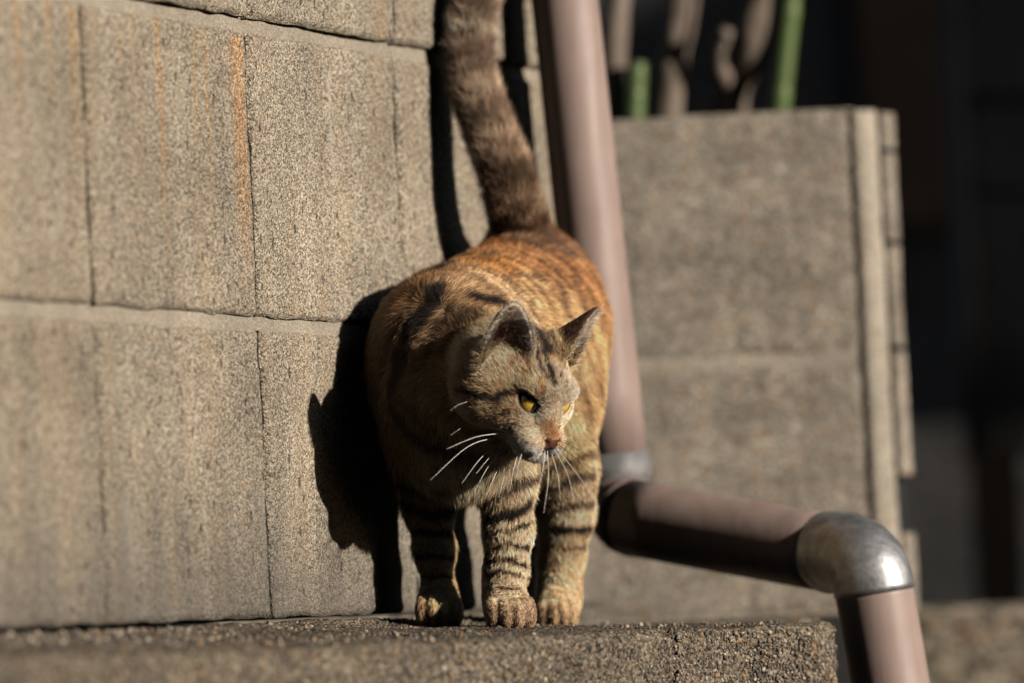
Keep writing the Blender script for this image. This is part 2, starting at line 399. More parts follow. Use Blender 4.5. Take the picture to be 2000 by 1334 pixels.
V = []; F = []; box(V, F, (-1.17, 0.0012, 0.001), (-0.003, 0.095, ztop - zbot - 0.006)); mesh_obj('mortar', V, F, m_light, planter, False)
# pale rendered corner strip, then the rough set-back edge with open joints
def strip(name, x0, x1, y0, y1, z0, z1, mat, seed):
    n = 60; V = []; F = []
    for i, z in enumerate(np.linspace(z0, z1, n)):
        w = 0.0016 * fbm(np.array([[z * 40, seed, 0.0], [z * 40, seed, 9.0]]), 3)
        for (x, y) in ((x0, y0 + 0.1), (x0, y0), (x0 + (x1 - x0) * 0.35, y0 - 0.001), (x1 + w[0], y1 + w[1]), (x1 + w[0], y1 + 0.09)): V.append((x, y, z))
        if i:
            for j in range(5): F.append(((i - 1) * 5 + j, (i - 1) * 5 + (j + 1) % 5, i * 5 + (j + 1) % 5, i * 5 + j))
    F.append((4, 3, 2, 1, 0)); F.append(tuple((n - 1) * 5 + j for j in range(5)))
    return mesh_obj(name, V, F, mat, planter)
H = ztop - zbot
strip('corner_strip', -0.0055, 0.0165, -0.0006, 0.006, 0, H - 0.002, m_light, 3)
z = 0.0; k = 0
notch = [0.0, 0.062, 0.108, 0.206, 0.2105, 0.2895, 0.294, 0.3625, 0.367, H - 0.004]
for i in range(0, len(notch), 2):
    strip('edge_brick', 0.017, 0.031, 0.012, 0.020, notch[i], notch[i + 1], m_far, 20 + i)
m_dk = plain('dark_gap', (0.02, 0.02, 0.022), 0.9)
V = []; F = []; box(V, F, (0.0175, 0.034, 0.0), (0.028, 0.08, H - 0.008)); mesh_obj('joint_backing', V, F, m_dk, planter, False)
# soil behind it
soil = plain('soil', (0.03, 0.024, 0.018), 0.95, var=0.4, scale=60)
gx = np.linspace(-0.75, 0.02, 60); gy = np.linspace(0.101, 0.75, 50); GX, GY = np.meshgrid(gx, gy, indexing='ij')
GZ = H - 0.03 + 0.012 * fbm(np.stack([GX, GY, GX * 0], -1).reshape(-1, 3) * 20, 3).reshape(GX.shape)
idx = np.arange(3000).reshape(60, 50)
so_ = mesh_obj('soil', np.stack([GX + xr, GY + yF, GZ + zbot], -1).reshape(-1, 3), np.stack([idx[:-1, :-1], idx[1:, :-1], idx[1:, 1:], idx[:-1, 1:]], -1).reshape(-1, 4).tolist(), soil)
so_['kind'] = 'structure'
# paved strip at the foot of the planter wall, from the ledge back to the wall
V = []; F = []; box(V, F, (-0.9, 0, -0.4), (-0.068, 0.5, -0.0025), None, None)
m_pave = concrete('strip_concrete', None, base=(0.15, 0.125, 0.095), grain=260, contrast=1.1, tint_rand=0, big=16)
pv = mesh_obj('paved_strip', [v + np.array([xr, yF - 0.34, zbot]) for v in map(np.array, V)], F, m_pave, None, False); pv['kind'] = 'structure'

# ------------------------------------------------------------------ plants in the planter
def bark_mat(name, c0, c1):
    t = NT(name); tc = t.new('ShaderNodeTexCoord')
    n = t.noise(t.map(tc.outputs['Object'], (60, 60, 14)), 1.0, 5, 0.65)
    t.ln(t.ramp(n, [(0.3, c0), (0.7, c1)]), t.b.inputs['Base Color']); t.b.inputs['Roughness'].default_value = 0.85
    t.ln(t.bump(n, 0.004), t.b.inputs['Normal']); return t.m
m_bark = bark_mat('bark', (0.08, 0.06, 0.045), (0.22, 0.17, 0.13))
t = NT('green_cane'); tc = t.new('ShaderNodeTexCoord'); n = t.noise(t.map(tc.outputs['Object'], (20, 20, 8)), 1.0, 3)
t.ln(t.ramp(n, [(0.3, (0.055, 0.085, 0.025)), (0.7, (0.10, 0.145, 0.04))]), t.b.inputs['Base Color']); t.b.inputs['Roughness'].default_value = 0.4; m_cane = t.m
def stem(name, pts, rad, mat, label, cat, group, knobs=0.15, nodes=None, seed=0, parts=()):
    base = P(*pts[0]); base[2] = min(base[2], zbot + H - 0.03)
    c = catmull([base] + [P(*p) for p in pts[1:]], 44)
    s = np.linspace(0, 1, 44); r = np.interp(s, np.linspace(0, 1, len(rad)), rad)
    r = r * (1 + knobs * fbm(np.c_[s * 14, np.full(44, seed * 3.1), s * 0], 3))
    if nodes:
        for q in nodes: r = r * (1 + 0.14 * np.exp(-((s - q) / 0.012) ** 2) - 0.08 * np.exp(-((s - q - 0.03) / 0.012) ** 2))
    root = empty(name, base); tag(root, label, cat, group)
    V, F = tube(c - base, r, 16); mesh_obj('trunk' if cat == 'shrub' else 'cane', V, F, mat, root)
    for (s0, ctrl, rr) in parts:
        p0 = c[int(s0 * 43)]; cc = catmull([p0] + [P(*p) for p in ctrl], 16)
        V, F = tube(cc - base, np.linspace(rr, rr * 0.6, 16), 10); mesh_obj('branch', V, F, mat, root)
    return root
GB = 'brown shrub stems in the planter'
stem('shrub', [(1195, 300, 4.72), (1200, 120, 4.72), (1215, -60, 4.74), (1230, -200, 4.75)], [0.012, 0.010, 0.009], m_bark, 'slender brown shrub stem in the planter, next to the downpipe', 'shrub', GB, seed=1)
stem('shrub', [(1290, 320, 4.78), (1310, 150, 4.76), (1330, 0, 4.75), (1325, -200, 4.75)], [0.011, 0.013, 0.010], m_bark, 'thin leaning brown shrub stem between the two green canes', 'shrub', GB, seed=2,
     parts=[(0.45, [(1345, 70, 4.72), (1365, -60, 4.7)], 0.005)])
stem('shrub', [(1400, 330, 4.80), (1425, 190, 4.78), (1465, 100, 4.76), (1490, -20, 4.75), (1515, -200, 4.75)], [0.019, 0.016, 0.013, 0.011], m_bark, 'thick gnarled brown trunk in the planter left of the tall green cane', 'shrub', GB, knobs=0.35, seed=3,
     parts=[(0.3, [(1400, 120, 4.74), (1420, 60, 4.72)], 0.009)])
GC = 'green canes in the planter'
def cane(pts, label, r, top_open):
    return stem('bamboo_cane', pts, [r, r * 0.97, r * 0.95], m_cane, label, 'bamboo', GC, knobs=0.02, nodes=[0.34, 0.62, 0.9], seed=5)
cane([(1236, 330, 4.70), (1240, 210, 4.70), (1244, 122, 4.70)], 'short cut green bamboo cane standing beside the downpipe', 0.0085, True)
cane([(1515, 330, 4.74), (1525, 190, 4.74), (1545, 0, 4.74), (1562, -160, 4.74)], 'tall green bamboo cane rising above the planter wall', 0.0085, False)

# ------------------------------------------------------------------ downpipe
t = NT('brown_pvc'); tc = t.new('ShaderNodeTexCoord'); n = t.noise(tc.outputs['Object'], 22, 4)
n2 = t.noise(t.map(tc.outputs['Object'], (90, 90, 9)), 1.0, 3)
c = t.mix(0.5, t.ramp(n, [(0.3, (0.235, 0.17, 0.148)), (0.7, (0.285, 0.21, 0.182))]), t.ramp(n2, [(0.3, (0.70, 0.68, 0.66)), (0.7, (1.18, 1.18, 1.18))]), 'MULTIPLY')
t.ln(c, t.b.inputs['Base Color']); t.b.inputs['Roughness'].default_value = 0.5; t.b.inputs['Specular IOR Level'].default_value = 0.35
t.ln(t.bump(n2, 0.0006, 0.4), t.b.inputs['Normal']); m_pvc = t.m
t = NT('galvanised'); tc = t.new('ShaderNodeTexCoord'); n = t.noise(tc.outputs['Object'], 70, 4, 0.7); n2 = t.noise(t.map(tc.outputs['Object'], (30, 120, 60)), 1.0, 3)
t.ln(t.ramp(n, [(0.3, (0.2, 0.2, 0.205)), (0.7, (0.42, 0.42, 0.42))]), t.b.inputs['Base Color']); t.b.inputs['Metallic'].default_value = 0.9
t.ln(t.ramp(n2, [(0.3, (0.42,) * 3), (0.75, (0.62,) * 3)]), t.b.inputs['Roughness']); t.ln(t.bump(n, 0.004, 0.18), t.b.inputs['Normal']); m_galv = t.m
m_steel = plain('dull_steel', (0.16, 0.155, 0.155), 0.7, 0.3, var=0.35, scale=90)
pipe = empty('downpipe', P(1745, 1400, 3.99)); tag(pipe, 'faded brown rainwater downpipe with a silver elbow, bending over the ledge', 'pipe')
def pp(pts, rad, name, mat, n=40, seg=40, parent=None, smooth_path=True):
    c = catmull(pts, n) if smooth_path else np.array(pts)
    V, F = tube(c - np.array(pipe.location), rad, seg, True)
    return mesh_obj(name, V, F, mat, parent or pipe)
ptop = P(1088, -160, 4.155); p0 = P(1103, 0, 4.16); p1 = P(1200, 900, 4.165)
dv = (p1 - p0) / np.linalg.norm(p1 - p0)
R1 = 0.0245; R2 = 0.0288
pp([p0 - dv * 1.2, p0, p1], R1, 'upper_pipe', m_pvc, 12)
pp([p1 - dv * 0.006, p1 + dv * 0.008, p1 + dv * 0.019], [R1 + 0.0012, R1 + 0.0016, R1 + 0.0012], 'collar', m_steel, 3, smooth_path=False)
ra = P(1240, 1012, 4.13); rb = P(1632, 1082, 4.03)
ru = (rb - ra) / np.linalg.norm(rb - ra)
k0 = p1 + dv * 0.017
# brown elbow under the collar, then the long run
def bend(a, b, c, n=18):           # quadratic bend from a via b to c
    s = np.linspace(0, 1, n)[:, None]; return (1 - s) ** 2 * a + 2 * s * (1 - s) * b + s * s * c
corner = p1 + dv * ((ra - p1) @ dv)
corner = P(1208, 1006, 4.16)
pp(bend(k0, corner, ra), np.linspace(R1 + 0.001, R2 - 0.0003, 18), 'elbow', m_pvc, smooth_path=False)
pp([ra - ru * 0.004, (ra + rb) / 2, rb], R2 - 0.0008, 'cross_pipe', m_pvc, 8)
drop0 = P(1708, 1158, 3.99); drop1 = P(1750, 1400, 3.99); dd = (drop1 - drop0) / np.linalg.norm(drop1 - drop0)
cnr = P(1696, 1066, 3.99)
eb = bend(rb - ru * 0.006, cnr, drop0, 22)
pp(eb, R2 - 0.0001 + 0.0008 * np.exp(-((np.linspace(0, 1, 22) - 0.02) / 0.04) ** 2), 'elbow', m_galv, smooth_path=False)['label'] = 'silver metal elbow at the bend'
pp([drop0 - dd * 0.006, drop0 + dd * 0.05, drop1 + dd * 0.28], R2 - 0.0012, 'lower_pipe', m_pvc, 8)

# ------------------------------------------------------------------ dark yard behind: house foot, wall, door, fence
m_found = concrete('foundation_concrete', None, base=(0.5, 0.46, 0.42), grain=90, contrast=0.5, tint_rand=0, pits=False)
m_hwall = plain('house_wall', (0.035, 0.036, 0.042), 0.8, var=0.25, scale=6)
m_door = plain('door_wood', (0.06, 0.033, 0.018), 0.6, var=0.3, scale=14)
DH = 7.4
house = empty('house', P(1900, 1250, DH)); hl = np.array(house.location)
tag(house, 'dark shaded house front far behind the planter', 'house')
def hbox(name, x0, x1, zlo, zhi, dy, th, mat):
    V = []; F = []; box(V, F, (x0, hl[1] + dy, zlo), (x1, hl[1] + dy + th, zhi))
    return mesh_obj(name, [v - hl for v in V], F, mat, house, False)
zf = P(1900, 828, DH)[2]
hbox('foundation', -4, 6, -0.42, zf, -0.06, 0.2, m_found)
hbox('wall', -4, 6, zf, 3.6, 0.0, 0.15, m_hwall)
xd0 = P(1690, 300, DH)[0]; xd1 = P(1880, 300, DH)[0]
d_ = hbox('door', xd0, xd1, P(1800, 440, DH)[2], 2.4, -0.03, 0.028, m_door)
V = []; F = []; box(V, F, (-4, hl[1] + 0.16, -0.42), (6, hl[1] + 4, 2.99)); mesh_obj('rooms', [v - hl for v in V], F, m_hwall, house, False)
# kerb at the right, behind the pipe
kd = 4.92; z_k = P(1900, 1183, kd)[2]
kbm = block_mesh('kerb', 3.0, z_k + 0.42, 0.16, 91, res=0.008, rough=0.0015, chip=0.008); 
m_kerb = concrete('kerb_concrete', None, base=(0.145, 0.125, 0.098), grain=170, contrast=1.2, tint_rand=0, big=12, bigamt=1.3)
kbm.materials.append(m_kerb); ko = bpy.data.objects.new('kerb', kbm); ko.location = (P(1740, 1200, kd)[0] + 1.5, kd, -0.42); link(ko); ko['kind'] = 'structure'
# black bar fence
m_black = plain('black_metal', (0.04, 0.04, 0.046), 0.45, 0.2, var=0.2)
m_post = plain('post_block', (0.05, 0.032, 0.024), 0.8, var=0.3)
fd = 5.9; fx0 = P(1905, 1000, fd); fence = empty('fence', (fx0[0], fx0[1], -0.42)); fl = np.array(fence.location)
tag(fence, 'black metal bar fence standing in shade at the right', 'fence')
bars = [1905, 1938, 1962, 1985, 2012, 2040, 2068, 2096, 2124, 2152]
for i, bx in enumerate(bars):
    a = P(bx, 870, fd); V, F = tube(np.array([[a[0], a[1], P(1900, 900, fd)[2]], [a[0], a[1], 0.3], [a[0], a[1], 1.1]]) - fl, 0.012 if i == 0 else 0.0055, 10)
    mesh_obj('post' if i == 0 else 'bar', V, F, m_black, fence)
for y in (190, 375, 560, -100):
    a = P(1905, y, fd); b = P(2152, y, fd)
    V, F = tube(np.array([[a[0], a[1] + 0.012, a[2]], [(a[0] + b[0]) / 2, a[1] + 0.012, a[2]], [b[0], a[1] + 0.012, a[2]]]) - fl, 0.006, 8); mesh_obj('rail', V, F, m_black, fence)
V = []; F = []; b0 = P(1898, 950, fd); b1 = P(1985, 872, fd)
box(V, F, (b0[0], b0[1] - 0.025, -0.42), (b1[0], b0[1] + 0.025, b1[2])); 
fb = mesh_obj('footing', [v - fl for v in V], F, m_post, fence, False)
# unseen houses added to block sun and sky, with a gap for the low sun
def along(q, s, z):                # q across the sunbeam, s towards the sun
    return np.array([math.cos(SUN_AZ) * q + math.sin(SUN_AZ) * s, math.sin(SUN_AZ) * q - math.cos(SUN_AZ) * s, z])
m_nb = plain('render_wall', (0.06, 0.056, 0.052), 0.9, var=0.1, scale=3)
def blocker_house(q0, q1, s0, s1, label, h=5.0):
    o = along((q0 + q1) / 2, (s0 + s1) / 2, -0.42); e = empty('blocker_house', o); tag(e, label, 'house', 'unseen houses added to block light')
    q4 = ((q0, s0), (q0, s1), (q1, s1), (q1, s0))
    V = [along(q, s, z) - o for z in (-0.42, h) for (q, s) in q4]
    mesh_obj('wall', V, [(0, 1, 2, 3), (7, 6, 5, 4), (0, 4, 5, 1), (1, 5, 6, 2), (2, 6, 7, 3), (3, 7, 4, 0)], m_nb, e, False)
    qm = (q0 + q1) / 2
    V = [along(q, s, z) - o for (q, s, z) in ((q0 , s0 - 0.3, h + 0.003), (q0, s1 + 0.3, h + 0.003), (q1, s1 + 0.3, h + 0.003), (q1, s0 - 0.3, h + 0.003), (qm, s0 - 0.3, h + 1.2), (qm, s1 + 0.3, h + 1.2))]
    mesh_obj('roof', V, [(0, 1, 5, 4), (2, 3, 4, 5), (0, 4, 3), (1, 2, 5), (0, 3, 2, 1)], m_hwall, e, False)
blocker_house(4.8, 14.0, 9.0, 14.0, 'unseen plain house added beyond the right edge to shade the yard behind the planter', 4.3)
blocker_house(-9.0, 2.05, 2.2, 7.5, 'unseen plain house added behind the camera to block sky fill, on the near side of the sunlit gap')

# unseen roof added overhead to keep sky light off the scene
m_roof = plain('roof_sheet', (0.10, 0.095, 0.09), 0.7, var=0.15, scale=5)
roof = empty('blocker_roof', (-0.6, 4.4, 2.45)); tag(roof, 'unseen corrugated roof added above the frame to block sky light', 'roof')
V = []; F = []; ny = 90
for i, y in enumerate(np.linspace(-3.2, 1.3, ny)):
    for x, z in ((-2.6, 0.0), (2.3, 0.22)): V.append((x, y, z + 0.02 * math.sin(i * 1.4)))
    if i: F.append((2 * i - 2, 2 * i - 1, 2 * i + 1, 2 * i))
ro = mesh_obj('sheet', V, F, m_roof, roof)
md = ro.modifiers.new('thick', 'SOLIDIFY'); md.thickness = 0.012
for y in (-2.9, -0.9, 1.1):
    V = []; F = []; box(V, F, (-2.6, y - 0.03, -0.12), (2.2, y + 0.03, -0.04)); mesh_obj('beam', V, F, m_roof, roof, False)

# ------------------------------------------------------------------ the cat: one continuous body surface, grown from a distance field
HF = np.array([0.5054684, -0.566072, -0.65120211]); HL = np.array([0.7149238, 0.69732278, -0.05123373]); HU = np.array([0.48310004, -0.43966286, 0.75717298])
HC = P(1016.4, 749.1, 3.80)
HS = 0.967
def H3(f, l, u): return HC + HS * (f * HF + l * HL + u * HU)
HM = np.stack([HF, HL, HU])                                # rows: head axes
prims = []                                                  # (kind, data, k, centre, reach, radius of influence)
def cap(a, b, ra, rb, k=0.012): prims.append(('c', (np.array(a), np.array(b), ra, rb), k))
def ell(c, r, M=None, k=0.012): prims.append(('e', (np.array(c), np.array(r), np.eye(3) if M is None else M), k))
def cut(c, r, M, k=0.003): prims.append(('s', (np.array(c), np.array(r), M), k))
# body axis
BA = P(885, 720, 3.90); BB = P(1035, 610, 4.06); ax = (BB - BA); ax /= np.linalg.norm(ax)
sd = np.cross(ax, [0, 0, 1]); sd /= np.linalg.norm(sd); upb = np.cross(sd, ax)
BM = np.stack([ax, sd, upb])                                # rows: back, side, up
ell(P(893, 735, 3.905), (0.066, 0.0535, 0.065), BM, 0.02)      # shoulders and chest
ell(P(880, 668, 3.925), (0.055, 0.042, 0.045), BM, 0.03)     # withers
ell(P(968, 690, 3.985), (0.085, 0.0610, 0.070), BM, 0.03)    # ribs
ell(P(990, 720, 4.02), (0.07, 0.058, 0.068), BM, 0.03)    # belly
ell(P(1040, 605, 4.055), (0.062, 0.0470, 0.055), BM, 0.03)    # rump
cap(P(1014, 490, 4.055), P(1030, 560, 4.05), 0.017, 0.035, 0.02)
ell(P(905, 850, 3.86), (0.036, 0.036, 0.042), BM, 0.03)      # breast
# neck
cap(P(890, 700, 3.895), P(965, 745, 3.835), 0.048, 0.037, 0.025)
cap(P(905, 800, 3.865), P(985, 800, 3.825), 0.040, 0.026, 0.025)
# forelegs
def leg(pts, rads, k=0.012):
    for (a, b, ra, rb) in zip(pts[:-1], pts[1:], rads[:-1], rads[1:]): cap(a, b, ra, rb, k)
FRp = [P(842, 850, 3.895), P(836, 985, 3.915), P(848, 1075, 3.92), P(858, 1165, 3.92), P(858, 1200, 3.915)]
leg(FRp, [0.028, 0.0148, 0.0112, 0.0096, 0.0110])
FLp = [P(965, 850, 3.88), P(990, 940, 3.875), P(993, 1040, 3.872), P(988, 1120, 3.87), P(981, 1170, 3.87), P(986, 1200, 3.865)]
leg(FLp, [0.027, 0.0165, 0.0138, 0.0124, 0.0104, 0.0110])
# hind legs
HLp = [P(1072, 640, 4.03), P(1076, 790, 4.0), P(1100, 920, 3.975), P(1106, 1005, 3.99), P(1099, 1090, 4.0), P(1096, 1170, 3.995), P(1090, 1200, 3.985)]
leg(HLp, [0.038, 0.0290, 0.0195, 0.0150, 0.0112, 0.0102, 0.0110], 0.018)
HRp = [P(960, 700, 4.02), P(980, 850, 4.01), P(995, 960, 4.0), P(1006, 1060, 4.02), P(1007, 1140, 4.025), P(1006, 1190, 4.02)]
leg(HRp, [0.038, 0.028, 0.017, 0.0115, 0.0105, 0.011], 0.015)
# tail
TAILPX = [(1030, 505, 4.06), (1012, 430, 4.04), (985, 330, 4.032), (950, 240, 4.04), (922, 150, 4.05), (917, 60, 4.055), (935, -20, 4.057), (962, -110, 4.06), (980, -190, 4.07)]
tailc = catmull([P(*p) for p in TAILPX], 26)
tr = np.interp(np.linspace(0, 1, 26), [0, 0.18, 0.5, 0.8, 1], [0.0165, 0.0125, 0.0102, 0.0088, 0.006])
for i in range(25): cap(tailc[i], tailc[i + 1], tr[i], tr[i + 1], 0.008)
# paws: heel pad + four toes each
def paw(c, yaw, w, d, gz, k=0.0030, h=1.0):
    f = np.array([math.sin(yaw), -math.cos(yaw), 0]); s_ = np.array([math.cos(yaw), math.sin(yaw), 0]); u = np.array([0, 0, 1.0]); M = np.stack([f, s_, u])
    c = np.array([c[0], c[1], gz])
    ell(c + u * 0.0125 * h - f * 0.004, (0.016, w * 0.98, 0.0135 * h), M, 0.008)
    for i, o in enumerate((-1.5, -0.5, 0.5, 1.5)):
        ff = d * (1.0 if abs(o) < 1 else 0.72)
        ell(c + s_ * o * w * 0.48 + f * ff + u * 0.0088 * h, (0.0100, w * 0.345, 0.0098 * h), M, k)
    return c
def ground_z(p): 
    o = (p - WO) @ NW; tt = (p - WO) @ U
    return float(ledge_top(np.array(o), np.array(tt)))
zFR = max(P(858, 1243, 3.90)[2], ground_z(P(858, 1240, 3.90))); zFL = max(P(996, 1240, 3.85)[2], ground_z(P(996, 1240, 3.85))); zHL = P(1086, 1231, 3.97)[2]; zHR = P(1012, 1228, 4.0)[2]
PAWS = [(P(858, 1215, 3.90), 0.05, 0.0150, 0.0130, zFR), (P(995, 1215, 3.85), 0.12, 0.0160, 0.0130, zFL), (P(1086, 1210, 3.97), 0.1, 0.0135, 0.0130, zHL), (P(1008, 1210, 4.005), 0.0, 0.0145, 0.012, zHR)]
for (c, yaw, w, d, gz) in PAWS: paw(c, yaw, w, d, gz, h=1.12)
# head
def hell(f, l, u, r, k=0.008, tilt=None):
    M = HM
    if tilt is not None:
        a = tilt; M = np.stack([HF * math.cos(a) + HU * math.sin(a), HL, -HF * math.sin(a) + HU * math.cos(a)])
    ell(H3(f, l, u), np.array(r) * HS, M, k)
def hcap(a, b, ra, rb, k=0.006): cap(H3(*a), H3(*b), ra * HS, rb * HS, k)
hell(-0.012, 0, 0.002, (0.040, 0.0385, 0.0310), 0.012)
for s_ in (-1, 1):
    hell(-0.001, s_ * 0.0265, -0.0105, (0.025, 0.0178, 0.0200), 0.012)      # cheeks
    hell(0.024, s_ * 0.0125, 0.0135, (0.0115, 0.0120, 0.0088), 0.010)       # brow
    hell(0.0205, s_ * 0.0195, -0.0045, (0.0105, 0.0105, 0.0100), 0.009)     # under the eye
    hcap((0.017, s_ * 0.0175, -0.0115), (0.0335, s_ * 0.0095, -0.0145), 0.0115, 0.0092, 0.008)
    hell(0.0385, s_ * 0.0088, -0.0182, (0.0132, 0.0120, 0.0100), 0.004)    # whisker pad
hcap((0.018, 0, 0.016), (0.0435, 0, -0.0085), 0.0125, 0.0078, 0.008)        # bridge of the nose
hell(0.0445, 0, -0.0125, (0.0078, 0.0075, 0.0058), 0.003)                   # nose tip
hell(0.0385, 0, -0.0275, (0.0115, 0.0120, 0.0070), 0.003)                   # chin
hcap((0.005, 0, -0.020), (0.030, 0, -0.0245), 0.0155, 0.0105, 0.008)        # jaw
# ears: thin cupped shells
EARS = []
def ear(sgn, bo, bi, tip, h_out):
    bo, bi, tp = H3(*bo), H3(*bi), H3(*tip)
    c = (bo + bi) / 2; wv = bi - bo; W = np.linalg.norm(wv) / 2; wv /= np.linalg.norm(wv)
    uv = tp - c; Hh = np.linalg.norm(uv); uv /= Hh; 
    off = uv @ wv
    nv = np.cross(wv, uv) * sgn; nv /= np.linalg.norm(nv)
    if nv @ (0.6 * HF + sgn * 0.8 * HL) < 0: nv = -nv
    wv2 = np.cross(uv, nv); wv2 *= np.sign(wv2 @ wv)
    EARS.append((c, wv2, uv, nv, W, Hh)); prims.append(('r', (c, wv2, uv, nv, W, Hh), 0.005))
ear(-1, (-0.014, -0.0395, 0.013), (-0.003, -0.0130, 0.033), (-0.008, -0.0365, 0.0605), 0)
ear(1, (-0.022, 0.0385, 0.020), (-0.006, 0.0140, 0.037), (-0.008, 0.0450, 0.0605), 0)
# eye openings: almond cuts, outer corner higher
EYES = []
for s_ in (-1, 1):
    c = np.array([0.0305, s_ * 0.0176, 0.0050])
    out = np.array([0.80, s_ * 0.56, 0.20]); out /= np.linalg.norm(out)
    tl_ = np.array([-0.44, s_ * 0.84, 0.46]); tl_ -= out * (tl_ @ out); tl_ /= np.linalg.norm(tl_)
    ul = np.cross(out, tl_) * s_; ul /= np.linalg.norm(ul)
    if ul[2] < 0: ul = -ul
    toW = lambda v: v[0] * HF + v[1] * HL + v[2] * HU
    EYES.append((H3(*c), toW(out), toW(tl_), toW(ul), s_))
    prims.append(('y', (H3(*c), toW(out), toW(tl_), toW(ul), 1.0 if s_ < 0 else 1.2), 0.0012))
# mouth line and nostril grooves
MOUTH = []
for s_ in (-1, 1):
    mp = [H3(0.0485, 0, -0.0205), H3(0.0455, s_ * 0.005, -0.0258), H3(0.037, s_ * 0.0105, -0.0262), H3(0.027, s_ * 0.0155, -0.0225)]
    for a, b in zip(mp[:-1], mp[1:]): prims.append(('g', (a, b, 0.0011, 0.0009), 0.0015)); MOUTH.append((a, b))
    prims.append(('g', (H3(0.0525, s_ * 0.0042, -0.0135), H3(0.0500, s_ * 0.0062, -0.0120), 0.0013, 0.0009), 0.001))
prims.append(('g', (H3(0.0530, 0, -0.0160), H3(0.0490, 0, -0.0205), 0.0007, 0.0007), 0.001))

def sdist(pt, plist):
    d = np.full(len(pt), 1.0)
    for kind, dat, k in plist:
        if kind in 'cg':
            a, b, ra, rb = dat; ab = b - a; tt = np.clip(((pt - a) @ ab) / (ab @ ab), 0, 1)
            e = np.linalg.norm(pt - a - tt[:, None] * ab, axis=1) - (ra + (rb - ra) * tt)
        elif kind in 'es':
            c, r, M = dat; q = (pt - c) @ M.T
            k0 = np.linalg.norm(q / r, axis=1); k1 = np.linalg.norm(q / r ** 2, axis=1)
            e = k0 * (k0 - 1) / np.maximum(k1, 1e-6)
        elif kind == 'r':
            c, wv, uv, nv, W, Hh = dat; q = pt - c; a = q @ wv; h = q @ uv; n = q @ nv
            hh = np.clip(h / Hh, -0.3, 1.0); pw = 2.1 if dat[3] @ HL < 0 else 1.5
            w = W * np.clip(1.0 - np.maximum(hh, 0) ** pw, 0.0, 2) ** 0.75 + 0.0012
            cup = (0.62 if dat[3] @ HL < 0.3 else 0.95) * (a * a) / W * (1 - 0.25 * hh) - 0.0015
            th = 0.0014 + 0.0014 * (1 - np.clip(hh, 0, 1))
            e1 = np.abs(n - cup) * 0.85 - th; e2 = (np.abs(a) - w) * 0.9; e3 = h - Hh; e4 = -h - 0.012
            kk = 0.002; em = np.maximum(e2, e3); hq = np.maximum(kk - np.abs(e1 - em), 0) / kk
            e = np.maximum(np.maximum(e1, em) + hq * hq * kk / 4, e4)
        elif kind == 'y':
            c, o_, t_, u_, es = dat; q = (pt - c) / es; x = q @ t_; y = q @ u_; z = q @ o_
            Rr = 0.0108; yo = 0.0058
            d1 = np.hypot(x, y + 0.0300) - 0.0315; d2 = np.hypot(x, y - yo) - Rr
            e = np.maximum(np.maximum(d1, d2), np.abs(z) - 0.008) * es
        if kind in 'sgy':
            h = np.maximum(k - np.abs(d + e), 0) / k; d = np.maximum(d, -e) + h * h * k / 4
        else:
            h = np.maximum(k - np.abs(d - e), 0) / k; d = np.minimum(d, e) - h * h * k / 4
    return d

